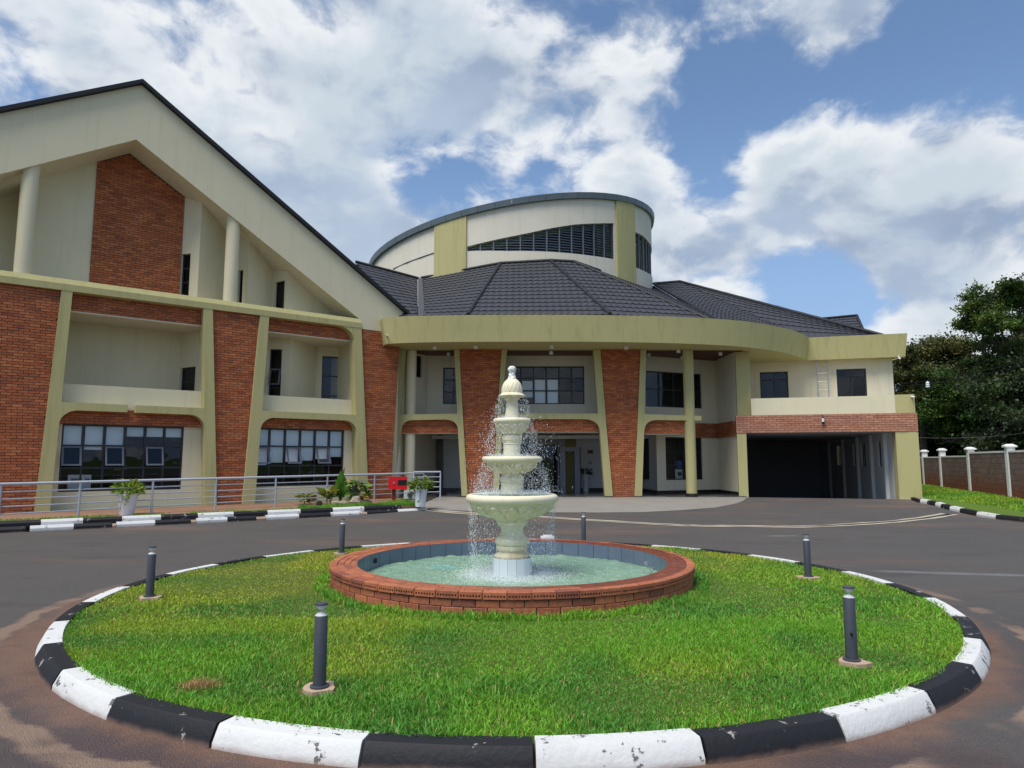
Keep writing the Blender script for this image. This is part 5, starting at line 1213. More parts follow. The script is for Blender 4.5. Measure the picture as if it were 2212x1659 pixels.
# ---------------- emit bricks: 300 that show largest as objects, rest joined
def bsize(b):
    p = b[2].w((b[3]+b[4])/2, (b[5]+b[6])/2, 0)-EYE; vis = abs(b[2].n.dot(p.normalized())); return (b[4]-b[3])*(b[6]-b[5])*vis/p.length_squared if abs(p.x/p.y) < .78 and p.y > 0 else 0
BR.sort(key=bsize, reverse=True); rest = {}
mb_r = MB()
mslot = [BRICK, BRICKP]
for k, (parent, mt, pl, s0, s1, z0, z1, off) in enumerate(BR):
    if k < 300:
        if mt.name not in UB: UB[mt.name] = unit_box(mt)
        o = bpy.data.objects.new('brick', UB[mt.name]); COL.objects.link(o); o.parent = parent
        c = pl.w((s0+s1)/2, (z0+z1)/2, off-.02); o.location = c-origin(parent); o.rotation_euler = (0, 0, pl.ang); o.scale = (s1-s0, .04, z1-z0)
    else:
        mb_r.rnd = random.random()+.001; f = [pl.w(s0,z0,off), pl.w(s1,z0,off), pl.w(s1,z1,off), pl.w(s0,z1,off)]; b = [pl.w(s0,z0,off-.03), pl.w(s1,z0,off-.03), pl.w(s1,z1,off-.03), pl.w(s0,z1,off-.03)]
        mb_r.mesh(f+b, [(0,1,2,3),(0,4,5,1),(1,5,6,2),(2,6,7,3),(3,7,4,0)], mslot.index(mt))
print('bricks', len(BR), 'tiles', len(RT))
part(mb_r, 'brick', mslot, recalc=False, kind='stuff')
# ================================================================== things round the building
def thing(mb, name, mats, label, cat, group=None, **kw): return mb.build(name, mats, None, label=label, cat=cat, group=group, **kw)
# downlights
dl = [(939,750,'first'),(1027.4,749,'second'),(1192,748,'third'),(1352.5,750,'fourth'),(1465.5,757.5,'fifth'),(1556,763,'sixth')]
def make_dl():
    t = empty('downlight', (0, 0, 0)); mb = MB(); mb.lathe((0,0,0), [(.07,-.13),(.075,-.12),(.075,0)], 20); mb.build('lamp_body', WHITEP, t, smooth=True)
    mb = MB(); mb.lathe((0,0,0), [(.055,-.132),(.055,-.1305)], 20); mb.build('lens', FRAMEL, t); return t
d0 = None
for i, (x, y, w_) in enumerate(dl):
    p = hz(x, y-2, ZS+.02) if x < 1460 else hz(x, y-2, ZS+.02)
    d0 = o = make_dl() if d0 is None else copy_tree(d0); o.location = (p.x, p.y, ZS+.02); setp(o, 'white cylinder downlight on the canopy edge, %s of six from the left' % w_, 'downlight', 'downlights under the canopy edge')
for i, (x, y, w_) in enumerate([(969,765,'leftmost'),(1190.5,762,'middle'),(1401,767,'right'),(1473.6,773,'rightmost')]):
    p = hz(x, y-3, ZS+.012); p.y = max(p.y, 26.8); o = copy_tree(d0); o.location = (p.x, p.y, ZS+.01); setp(o, 'white cylinder downlight on the dark timber ceiling, %s' % (w_+(' one' if w_[-1] == 't' and w_ != 'right' else ' one above the small gap' if w_ == 'right' else ' one above the centre window')), 'downlight', 'downlights on the timber ceiling')
# security cameras
def sec_cam(p, d, label):
    t = empty('security_camera', p, label, 'security camera'); d = Vector(d).normalized(); mb = MB(); mb.tube([Vector(p), Vector(p)+d*.06], [.04, .035], 12); mb.build('mount', WHITEP, t, smooth=True)
    mb = MB(); c = Vector(p)+d*.08+Vector((0,0,-.01)); mb.tube([c, c+d*.03+Vector((.01,-.10,-.03))], [.033, .033], 14); mb.build('camera_body', WHITEP, t, smooth=True)
    mb = MB(); q = c+d*.03+Vector((.01,-.10,-.03)); mb.tube([q, q+Vector((.001,-.012,-.003))], .022, 12); mb.build('lens', BLACKP, t, smooth=True)
p = Gp.w(gL(1969.5, 857)[0], gL(1969.5, 857)[1], -.02); sec_cam(p, (-.1,-1,0), 'white security camera on the olive end of the balcony parapet')
p = hz(1943, 768, ZS); sec_cam((p.x, p.y+.05, ZS), (0,0,-1), 'white security camera under the right tip of the canopy')
p = dep(846, 757, 25.95); sec_cam((p.x, 25.85, ZS+.02), (0,-.1,-1), 'white dome security camera under the left end of the canopy')
p = dep(836, 725.5, 24.95); sec_cam((p.x, p.y-.0, p.z), (0,-1,0), 'small camera in the left end of the olive canopy fascia')
# wall lantern
p = Gp.w(gL(1777, 908)[0], 0, .0); zl_ = gL(1777, 907)[1]; t = empty('wall_lantern', (p.x, p.y, zl_), 'small black wall lantern with clear glass on the pink brick band', 'lantern')
mb = MB(); c = p+Gp.n*.09; mb.lathe((c.x, c.y, zl_), [(.03,.10),(.055,.09),(.055,.07),(.02,.12),(.008,.2)][::1], 12); mb.lathe((c.x, c.y, zl_), [(.02,-.16),(.045,-.14),(.05,-.09),(.05,-.08)], 12); mb.tube([p+Vector((0,0,zl_+.02)), c+Vector((0,0,zl_+.1))], .012, 6); mb.build('lantern_frame', BLACKP, t, smooth=True)
mb = MB(); mb.lathe((c.x, c.y, zl_), [(.045,-.08),(.048,.07)], 12, cap=False); mb.build('lantern_glass', WHITEP, t, smooth=True)
# ladder on the balcony
a = G2.s_(1765, 800, .25); b = G2.s_(1788, 800, .25); t = empty('ladder', G2.w((a+b)/2, 3.32, .25), 'thin bare steel ladder standing on the balcony between the two glazed doors', 'ladder')
for s in (a, b): mb = MB(); mb.tube([G2.w(s, 3.32, .3), G2.w(s, ZS+.0, .2)], .02, 8); mb.build('rail', STEEL, t, smooth=True)
for k in range(7): mb = MB(); z = 3.55+k*.36; mb.tube([G2.w(a, z, .29-.1*(z-3.3)/2.6), G2.w(b, z, .29-.1*(z-3.3)/2.6)], .013, 8); mb.build('rung', STEEL, t, smooth=True)
# walk-through metal detector
t = empty('metal_detector', (BK.s_(1231,1000), 29.5, FZ), 'grey walk-through metal detector arch in the entrance', 'metal detector')
De = Pl((0, 29.4), (1, 0)); ds = lambda x: De.s_(x, 1000)
GREYP = mat('grey panel', base=(.17, .18, .21), rough=.4)
za_, zb_ = De.L(1230, 966)[1], De.L(1230, 975)[1]
mb = MB(); mb.box((ds(1208.6), 29.2, FZ), (ds(1220.8), 29.7, za_)); mb.build('side_panel', GREYP, t); mb = MB(); mb.box((ds(1240.5), 29.2, FZ), (ds(1253), 29.7, za_)); mb.build('side_panel', GREYP, t)
mb = MB(); mb.box((ds(1220.8)+.002, 29.22, zb_), (ds(1240.5)-.002, 29.68, za_-.002)); mb.build('crossbar', GREYP, t)
for x in (1207.6, 1252.4): mb = MB(); mb.box((ds(x)-.012, 29.185, FZ), (ds(x)+.025, 29.199, za_)); mb.build('edge_trim', BLACKP, t)
# wall plates in entrance
for (x, y, w_, h_, c_, lb) in ((1275, 976, .22, .15, BLACKP, 'black fire alarm sounder with red centre on the entrance wall'), (1275, 999.5, .12, .12, RED, 'small red call point on the entrance wall')):
    p = BK.L(x, y); t = empty('alarm_box', (p[0], 31, p[1]), lb, 'fire alarm')
    mb = MB(); mb.rect(BK, p[0]-w_/2, p[0]+w_/2, p[1]-h_/2, p[1]+h_/2, .001, .05); mb.build('case', c_, t); mb = MB(); mb.rect(BK, p[0]-w_*.25, p[0]+w_*.25, p[1]-h_*.25, p[1]+h_*.25, .05, .06); mb.build('front', RED if c_ is BLACKP else WHITEP, t)
# water dispenser behind the window
p = R2_.w(R2_.s_(1468, 1020, -.5), 0, -.55); t = empty('water_dispenser', (p.x, p.y, .9), 'white water dispenser with blue bottle behind the ground floor window', 'water dispenser')
mb = MB(); mb.box((p.x-.19, p.y-.15, .55), (p.x+.19, p.y+.15, 1.22)); mb.build('cabinet', WHITEP, t); mb = MB(); mb.box((p.x-.09, p.y-.16, .95), (p.x+.09, p.y-.151, 1.1)); mb.build('tap_recess', BLACKP, t)
mb = MB(); mb.lathe((p.x, p.y, 1.22), [(.05,0),(.13,.07),(.13,.33),(.11,.36),(.02,.37)], 20); mb.build('bottle', mat('blue bottle', base=(.03, .18, .5), rough=.2), t, smooth=True)
# printers and screens behind the left window
for (x, y, w_, h_, lb, nm) in ((150/1.0*1.0, 0, 0, 0, '', ''),):
    pass
def inroom(x, y, ww, hh, o, lb, cat, nm, m_=WHITEP):
    s, z = W.L(x, y, o); t = empty(nm, W.w(s, z-hh/2, o), lb, cat); mb = MB(); mb.rect(W, s-ww/2, s+ww/2, z-hh/2, z+hh/2, o-.3, o); mb.build('case', m_, t)
    mb = MB(); mb.rect(W, s-ww*.33, s+ww*.33, z+hh*.05, z+hh*.32, o+.001, o+.012); mb.build('front_panel', GREYP, t); return t
inroom(164, 1047, .42, .58, -.9, 'white office printer behind the left ground floor window', 'printer', 'printer')
inroom(186, 1047, .24, .58, -.95, 'narrow white cabinet beside the printer behind the left window', 'cabinet', 'office_cabinet')
inroom(310, 1055, .75, .16, -1.1, 'low white tray of papers on the sill behind the left window', 'tray', 'paper_tray')
# ---------------- potted plants and bed
def leaves_mesh(name, P, D, size, tints, parent=None, wid=.35, curl=.25, mat_=LEAF, **kw):
    """one bent diamond leaf for each position P, direction D"""
    n = len(P); D = D/np.linalg.norm(D, axis=1, keepdims=True); up = np.tile([0, 0, 1.0], (n, 1))+rng.normal(0, .35, (n, 3)); S_ = np.cross(D, up); S_ /= np.linalg.norm(S_, axis=1, keepdims=True); Nn = np.cross(S_, D)
    L = size*(.6+.8*rng.random((n, 1)))
    V = np.stack([P, P+D*L*.45+S_*L*wid+Nn*L*curl*.3, P+D*L-Nn*L*curl, P+D*L*.45-S_*L*wid+Nn*L*curl*.3], 1)
    q = (np.arange(n)[:, None]*4+np.array([[0,1,2,3]])); T = np.concatenate([q[:, [0,1,2]], q[:, [0,2,3]]])
    tc = np.repeat(tints[:, None, :], 4, 1).reshape(-1, 3); o0 = np.array(origin(parent)) if parent else np.zeros(3)
    return np_mesh(name, V.reshape(-1, 3)-o0, T, tc, mat_, parent=parent, **kw)
def tint_n(n, cols, j=.35): c = np.array(cols)[rng.integers(0, len(cols), n)]; return c*(1-j/2+j*rng.random((n, 1)))
def potted(p, h, r0, r1, fr, label, cols, n=230, trail=True):
    t = empty('potted_plant', p, label, 'potted plant'); mb = MB(); mb.lathe(tuple(p), [(r0,0),(r1-.012,h-.05),(r1+.008,h-.05),(r1+.012,h),(r1-.015,h),(r1-.02,h-.04),(.01,h-.05)], 28, cap=False); mb.lathe(tuple(p), [(r0,.001),(.01,.001)], 28, cap=False); mb.build('pot', WHITEP, t, smooth=True)
    a = rng.random(n)*2*PI; e = rng.random(n); d = np.stack([np.cos(a), np.sin(a), e*1.3-.25], 1); rr = fr*(rng.random(n)**.5)
    P = np.stack([p[0]+np.cos(a)*rr*.9, p[1]+np.sin(a)*rr*.9, p[2]+h+.02+(fr*1.1-rr*.75)*e], 1)
    leaves_mesh('foliage', P, d, .12, tint_n(n, cols), t, wid=.3, curl=.35)
    if trail:
        for k in range(3):
            a = random.uniform(PI, 2*PI); x, y = p[0]+(r1+.02)*math.cos(a), p[1]+(r1+.02)*math.sin(a); mb = MB(); pts = [(x, y, p[2]+h+.02), (x+.02, y-.02, p[2]+h-.1), (x-.02, y-.02, p[2]+h-.2-.1*k)]; mb.tube(pts, .005, 5); mb.build('stem', mat('stem green %d' % k, base=(.09, .13, .03)), t)
            m = 7; P = np.array([Vector(pts[0]).lerp(Vector(pts[2]), i/(m-1)) for i in range(m)]); leaves_mesh('leaf', P, rng.normal(0, 1, (m, 3))+np.array([0,-.5,-.4]), .07, tint_n(m, cols), t)
    return t
VZ = .2
p1 = hz(273.5, 1111, VZ); p2 = hz(908, 1093, VZ)
potted((p1.x, p1.y, VZ-.02), .56, .165, .255, .36, 'white tapered pot of trailing yellow-green pothos in front of the left railing', [(.22,.34,.03),(.12,.24,.02),(.32,.40,.06)], 260)
potted((p2.x, p2.y, VZ-.02), .54, .15, .215, .36, 'white tapered pot of spider-like green plant beside the red box', [(.12,.22,.02),(.24,.32,.06),(.06,.13,.02)], 300)
p3 = (BK.s_(1262, 1000), 30.5, FZ); potted(p3, .75, .12, .17, .28, 'tall white pot with a dark leafy plant beside the metal detector', [(.03,.06,.02),(.05,.08,.03)], 90, trail=False)
# verge of the left kerb
VS0, VS1 = -14, kend-.1
mb = MB(); R_off = -4.6
wl_ = (KL.w(VS0, 0, -.3), KL.w(VS1, 0, -.3)); 
vp = [KL.w(VS0,.20,-.28), KL.w(VS1,.20,-.28), Vector((-3.5,23.4,.20)), W.w(.4,.20,.0), W.w(-18,.18,.0), W.w(-18,.18,3)]
mb.face(vp); mb.face([KL.w(VS0,.20,-.28), KL.w(VS1,.20,-.28), KL.w(VS1,-.1,-.28), KL.w(VS0,-.1,-.28)]); mb.face([vp[1], vp[2], vp[2]-Vector((0,0,.3)), vp[1]-Vector((0,0,.3))])
mb.build('verge', SOIL, kind='structure', recalc=False)
# left kerb, two courses
kk = empty('kerb', KL.w(0, 0)); setp(kk, kind='structure')
def kstone(s0, s1, z0, z1, o0, o1, m_, lb=None):
    mb = MB(); s0 += .006; s1 -= .006; h = z1-z0; pr = [(o1,z0-.03),(o1,z0+h*.55),(o1-.035,z1-.008),(o1-.045,z1),(o0,z1),(o0,z0-.03)]
    A_ = [KL.w(s0,z,o) for o, z in pr]; Bq = [KL.w(s1,z,o) for o, z in pr]; mb.mesh(A_+Bq, [(i,(i+1) % 6,(i+1) % 6+6,i+6) for i in range(6)]+[(0,1,2,3,4,5),(11,10,9,8,7,6)])
    o = mb.build('kerb_stone', m_, kk); 
    if lb: o['label'] = lb
low = [(0,64,'b',1),(64,160,'w',0),(160,242,'b',0),(242,251.6,'g',0),(251.6,336,'w',0),(336,412.5,'b',0),(412.5,425,'g',0),(425,492,'w',0),(492,554,'b',0),(554,575,'g',0),(575,646.7,'w',0),(646.7,715,'b',0),(715,782,'w',0),(782,794,'g',0),(794,860,'b',0),(860,925,'w',0)]
upp = [(0,88,'b'),(88,180,'w'),(180,264,'b'),(264,349,'w'),(349,428,'b'),(428,506,'w'),(506,578.6,'b'),(578.6,650.5,'w'),(650.5,720,'b'),(720,788,'w'),(788,868.6,'b')]
KM = {'b': KB, 'w': KW, 'g': KR}
def ks(x, z, o): y0 = 1152-47/925*x-(8 if z < .1 else 18); return KL.s_(x, y0, o)
for x0, x1, c, *_ in low:
    a, b = ks(x0, .06, 0), ks(x1, .06, 0)
    if x0 == 0: a, b = -1.5, ks(56, .06, 0)
    kstone(a, b, 0, .125 if c != 'g' else .09, -.14, 0, KM[c])
for k in range(9): kstone(-1.5-.95*(k+1), -1.5-.95*k, 0, .125, -.14, 0, KM['wb'[k % 2]])
for x0, x1, c in upp:
    a, b = ks(x0, .2, -.13), ks(x1, .2, -.13)
    if x0 == 0: a = b-1.0
    kstone(a, b, .127, .245, -.28, -.15, KM[c]); last = a if x0 == 0 else last
for k in range(9): kstone(last-.98*(k+1), last-.98*k, .127, .245, -.28, -.15, KM['wb'[k % 2]])
# verge grass
def band_grass(name, s0, s1, o0, o1, n, h, label, zz=.195, w=.012, yel=.1):
    s = s0+(s1-s0)*rng.random(n); o = o0+(o1-o0)*rng.random(n); k = vnoise(s, o, 1.6, 8) > .28; s, o = s[k], o[k]
    X = KL.p.x+KL.u.x*s+KL.n.x*o; Y = KL.p.y+KL.u.y*s+KL.n.y*o
    grass(name, X, Y, np.full(len(X), zz), np.full(len(X), h)*(.5+vnoise(s, o, 2.5, 9)), w, grass_tint(X, Y, np.full(len(X), yel)), kind='stuff', label=label, cat='grass')
band_grass('verge_grass', -4, ks(868, .2, -.3), -1.3, -.30, 9000, .05, 'low grass growing along the back of the left kerb')
band_grass('tall_grass', ks(655, .2, -.5), ks(905, .2, -.5), -1.3, -.34, 11000, .13, 'taller green grass in the planting bed by the red box')
# planting bed plants and rocks
def bedp(x, y): return hz(x, y, VZ)
def plant(x, y, n, size, h, spread, cols, label, wid=.3, up=.9, stem=True):
    p = bedp(x, y); t = empty('bed_plant', p, label, 'plant')
    a = rng.random(n)*2*PI; e = rng.random(n)
    P = np.stack([p.x+np.cos(a)*spread*e*.6, p.y+np.sin(a)*spread*e*.6, p.z+h*(.2+.7*rng.random(n))], 1) if stem else np.tile([p.x, p.y, p.z], (n, 1))+rng.normal(0, .02, (n, 3))*np.array([1, 1, 0])
    D = np.stack([np.cos(a)*(1-up*.7), np.sin(a)*(1-up*.7), np.full(n, up)+rng.normal(0, .2, n)], 1)
    leaves_mesh('foliage', P, D, size, tint_n(n, cols), t, wid=wid, curl=.2)
    if stem:
        for k in range(3):
            mb = MB(); mb.tube([p, p+Vector((random.uniform(-.5,.5)*spread, 0, h*.85))], [.012, .006], 6); mb.build('stem', BARK, t)
plant(658+0, 1089, 40, .2, .34, .35, [(.10,.17,.04),(.30,.30,.05)], 'low yellow and green shrub at the left end of the planting bed', up=.2)
plant(712, 1089, 34, .34, .48, .34, [(.20,.30,.05),(.05,.10,.03),(.35,.33,.06)], 'yellow-green leafy plant beside the rocks in the bed', up=.45)
plant(737, 1089, 9, .70, .35, .12, [(.10,.24,.03)], 'broad upright green banana-like leaf in the bed', up=1.3, wid=.22)
plant(762, 1089, 22, .55, .1, .1, [(.12,.17,.11),(.17,.22,.13)], 'stiff grey-green sword-leaved plant in the bed', wid=.07, up=1.5, stem=False)
plant(775, 1089, 95, .24, .82, .42, [(.14,.26,.03),(.08,.17,.02),(.45,.33,.03)], 'tall bushy croton with yellow leaves beside the brick pier', up=.1)
def rock(x, y, r, label, cols=(.42, .36, .28), flat=.6):
    p = bedp(x, y); mb = MB(); n, m = 10, 7; vs = []
    for j in range(m):
        ph = PI*j/(m-1)
        for k in range(n):
            th = 2*PI*k/n; d = Vector((math.sin(ph)*math.cos(th), math.sin(ph)*math.sin(th), math.cos(ph))); rr = r*(1+.45*noise.noise(d*1.7+Vector((x, y, 0)))); vs.append(p+Vector((d.x*rr, d.y*rr, d.z*rr*flat+r*flat*.6)))
    mb.mesh(vs, [(j*n+k, j*n+(k+1) % n, (j+1)*n+(k+1) % n, (j+1)*n+k) for j in range(m-1) for k in range(n)]); mb.build('rock', mat('rock %d' % x, stonel(cols), rough=.9), label=label, cat='rock')
def stonel(c): return lambda t, b, P: (t.l.new(t.mix(t.noise(P, 9, 5), (*c, 1), (*[v*.5 for v in c], 1)), b.inputs['Base Color']), bump(t, b, t.noise(P, 25, 4), .8, .02))
rock(725, 1091, .14, 'pale rough rock in the planting bed, left one of three'); rock(741, 1091, .15, 'pale rough rock in the middle of the planting bed'); rock(768, 1090, .20, 'large cracked cream rock under the croton', (.50, .42, .32), .8)
rock(793, 1089, .15, 'pinkish rock at the right end of the planting bed', (.42, .26, .19)); rock(689, 1093, .10, 'dark lump of stone in the grass at the left of the bed', (.03, .03, .035), 1.0)
# floodlight
p = bedp(672, 1082); t = empty('floodlight', p, 'small black floodlight lying on the verge under the right window', 'floodlight'); mb = MB(); mb.box((p.x-.16, p.y-.05, p.z+.02), (p.x+.16, p.y+.10, p.z+.2)); mb.build('housing', BLACKP, t); mb = MB(); mb.box((p.x-.14, p.y-.056, p.z+.05), (p.x+.14, p.y-.051, p.z+.18)); mb.build('glass', GLASS, t)
mb = MB(); mb.tube([(p.x-.17, p.y, p.z+.1), (p.x-.17, p.y-.02, p.z), (p.x+.17, p.y-.02, p.z), (p.x+.17, p.y, p.z+.1)], .01, 6); mb.build('bracket', STEEL, t)
# air conditioner outdoor unit
p = dep(890, 1078, 25.0); t = empty('air_conditioner', (p.x, p.y, .2), 'white air conditioner outdoor unit half hidden by the right pot', 'air conditioner')
mb = MB(); mb.box((p.x-.30, p.y, .22), (p.x+.30, p.y+.25, .50)); mb.build('housing', WHITEP, t)
mb = MB(); c = (p.x-.04, p.y-.012, .36)
for r in (.125, .10, .075, .05, .02): mb.tube([(c[0]+r*math.cos(a), c[1], c[2]+r*math.sin(a)) for a in [2*PI*k/24 for k in range(25)]], .006, 5, cap=False)
for k in range(8): a = 2*PI*k/8; mb.tube([(c[0], c[1], c[2]), (c[0]+.13*math.cos(a), c[1], c[2]+.13*math.sin(a))], .005, 4)
mb.build('fan_grille', BLACKP, t)
# red hose cabinet
q = dep(850.5, 1080, 23.1); q.z = VZ; u = Vector((1, .18, 0)).normalized(); CB = Pl((q.x, q.y), (1, .12)); t = empty('hose_cabinet', q, 'bright red steel fire cabinet on a dark red post before the railing', 'fire cabinet')
z0, z1 = CB.L(860, 1056)[1], CB.L(860, 1029.5)[1]; a, b = CB.s_(847, 1040, .12), CB.s_(879, 1040, .12)
mb = MB(); mb.rect(CB, a-.12, b, z0, z1-.01, -.14, .08); mb.build('case', RED, t)
mb = MB(); mb.rect(CB, a, b+.01, z0-.01, z1, .082, .12); mb.build('door', RED, t); c = CB.s_(868, 1042, .12)
mb = MB(); mb.rect(CB, c-.13, c+.17, z0+.12, z1-.11, .121, .126); mb.build('window', BLACKP, t)
c = CB.s_(851, 1042, .12); mb = MB(); zc_ = (z0+z1)/2; mb.tube([CB.w(c, zc_, .12), CB.w(c, zc_, .145)], [.035, .03], 14); mb.build('lock', STEEL, t, smooth=True)
mb = MB(); mb.rect(CB, -.06, .06, VZ-.03, z0-.01, -.07, .0); mb.build('post', mat('dark red paint', base=(.16, .015, .015), rough=.5), t)
# ---------------- railing
VR = Pl(hz(-20, 1119, VZ), (1, 0)); ra = hz(170, 1117, VZ); rb = dep(842, 1060, 24.3); rb.z = VZ; RLn = Pl(ra, (rb.x-ra.x, rb.y-ra.y))
t = empty('railing', ra, 'long pale grey steel railing with five thin rails before the left wing', 'railing')
posts = [-150, 1, 172.6, 329.6, 466, 595, 706.5, 808.6, 914.7]; tops = {}
def rail_h(s): return 1.03
ztop_l = RLn.L(170, 1041.5)[1]; ztop_r = RLn.L(911, 1022)[1]; smx = RLn.s_(914.7, 1040); s_l = RLn.s_(170, 1041)
zt_ = lambda s: ztop_l+(ztop_r-ztop_l)*(s-s_l)/(smx-s_l)
print('rail z', ztop_l, ztop_r, 'verge', ra, rb)
for x in posts:
    s = RLn.s_(x, 1060); mb = MB(); mb.tube([RLn.w(s, VZ-.03), RLn.w(s, zt_(s))], .030, 10); mb.build('post', RAIL, t, smooth=True)
sA = RLn.s_(-150, 1060)
mb = MB(); mb.tube([RLn.w(sA, zt_(sA)), RLn.w(smx, zt_(smx))], .034, 12); mb.build('handrail', RAIL, t, smooth=True)
for k in range(4):
    z = .17*(k+1)+.01; mb = MB(); mb.tube([RLn.w(sA, zt_(sA)-z), RLn.w(smx, zt_(smx)-z)], .016, 8); mb.build('rail', RAIL, t, smooth=True)
r0 = dep(893, 1060, 24.0); r1 = dep(951, 1060, 24.4); R5 = Pl(r0, (r1.x-r0.x, r1.y-r0.y)); l5 = (Vector((r1.x-r0.x, r1.y-r0.y, 0))).length
t = empty('railing', (r0.x, r0.y, .2), 'short pale grey steel railing at the entrance ramp behind the right pot', 'railing'); zt5 = R5.L(920, 1019.5)[1]
for s in (0, l5): mb = MB(); mb.tube([R5.w(s, .2), R5.w(s, zt5)], .026, 10); mb.build('post', RAIL, t, smooth=True)
for k in range(5): mb = MB(); mb.tube([R5.w(0, zt5-.175*k), R5.w(l5, zt5-.175*k-(.0))], .03 if k == 0 else .016, 8); mb.build('handrail' if k == 0 else 'rail', RAIL, t, smooth=True)
# dark stone edge of the ramp
ed = [hg(900, 1093), hg(925, 1082), hg(945, 1074), hg(965, 1068.5)]
mb = MB(); P_ = smooth_path(ed, 4)
for i in range(len(P_)-1):
    a, b = P_[i], P_[i+1]; mb.mesh([(a.x,a.y,.1),(b.x,b.y,.1),(b.x,b.y,.34-.0),(a.x,a.y,.30),(a.x-.2,a.y+.25,.30),(b.x-.2,b.y+.25,.34)], [(0,1,2,3),(3,2,5,4)])
mb.build('ramp_edge', SKIRT, kind='structure', recalc=False)
# ================================================================== right side: kerb, lawn, wall, trees
kr = empty('kerb', RK[0]); setp(kr, kind='structure')
for i in range(len(RK)-1):
    a, b = RK[i], RK[i+1]; d = (b-a); d.z = 0; n_ = Vector((-d.y, d.x, 0)).normalized()
    if n_.x < 0: n_ = -n_
    mb = MB(); a2, b2 = a+d*.01, b-d*.01; pr = [(0,-.03),(.0,.06),(.035,.13),(.17,.13),(.17,-.03)]
    A_ = [a2+n_*o+Vector((0,0,z)) for o, z in pr]; Bq = [b2+n_*o+Vector((0,0,z)) for o, z in pr]; mb.mesh(A_+Bq, [(k,(k+1) % 5,(k+1) % 5+5,k+5) for k in range(5)]+[(0,1,2,3,4),(9,8,7,6,5)])
    mb.build('kerb_stone', KW if i % 2 == 0 else KB, kr)
a, b = hg(1968, 1080), hg(1984, 1086); mb = MB(); d = b-a; n_ = Vector((-d.y, d.x, 0)).normalized()*.13; mb.mesh([a, b, b+n_, a+n_]+[v+Vector((0,0,.1)) for v in (a, b, b+n_, a+n_)], [(0,1,5,4),(1,2,6,5),(2,3,7,6),(3,0,4,7),(4,5,6,7)])
thing(mb, 'loose_kerb_stone', KB, 'loose black kerb stone at the foot of the right garage pillar', 'kerb stone')
wpts = [hg(2001, 1050.5), hg(2049, 1056.5), hg(2114, 1066), hg(2189.5, 1079)]
u = (wpts[3]-wpts[0]); u.z = 0; WLp = Pl(wpts[0], (u.x, u.y)); sw = [(p-WLp.p).dot(WLp.u) for p in wpts]; print('wall posts', sw, wpts)
lawn = [(p.x+.12, p.y+.05) for p in RK]+[(30, RK[-1].y-3)]+[(WLp.w(24,0).x, WLp.w(24,0).y), (WLp.w(-22,0).x, WLp.w(-22,0).y), (Gp.w(GS1+.05,0,-20).x, Gp.w(GS1+.05,0,-20).y), (Gp.w(GS1+.05,0,-.1).x, Gp.w(GS1+.05,0,-.1).y)]
drape(lawn, .085, mat('lawn base', lambda t, b, P: t.l.new(t.mix(t.noise(P, 2, 6, .65), (.07, .13, .02, 1), (.12, .18, .03, 1)), b.inputs['Base Color']), rough=.95, spec=.1), 'lawn', kind='structure')
n = 120000; X = rng.uniform(G1.x+.4, 26, n); Y = 15+35*rng.random(n)**1.3
a_ = WLp; off = (X-a_.p.x)*a_.n.x+(Y-a_.p.y)*a_.n.y
front = np.abs(off)*np.sign(off)
kx = np.interp(Y, [p.y for p in RK][::-1], [p.x for p in RK][::-1]); keep = (off > .15) if a_.n.x < 0 else (off < -.15)
camside = (np.array(EYE.x)-a_.p.x)*a_.n.x+(EYE.y-a_.p.y)*a_.n.y
gx_ = (X-Gp.p.x)*Gp.u.x+(Y-Gp.p.y)*Gp.u.y
keep = (off*camside > 0) & (np.abs(off) > .15) & (X > kx+.22) & (gx_ > GS1+.15)
X, Y = X[keep], Y[keep]; Z = np.array([g(0, y) for y in Y])+.08
grass('lawn_grass', X, Y, Z, np.full(len(X), .075), .03, grass_tint(X, Y, np.clip(vnoise(X, Y, .5, 21)-.15, 0, .8)), kind='stuff', label='green lawn grass between the right kerb and the boundary wall', cat='grass')
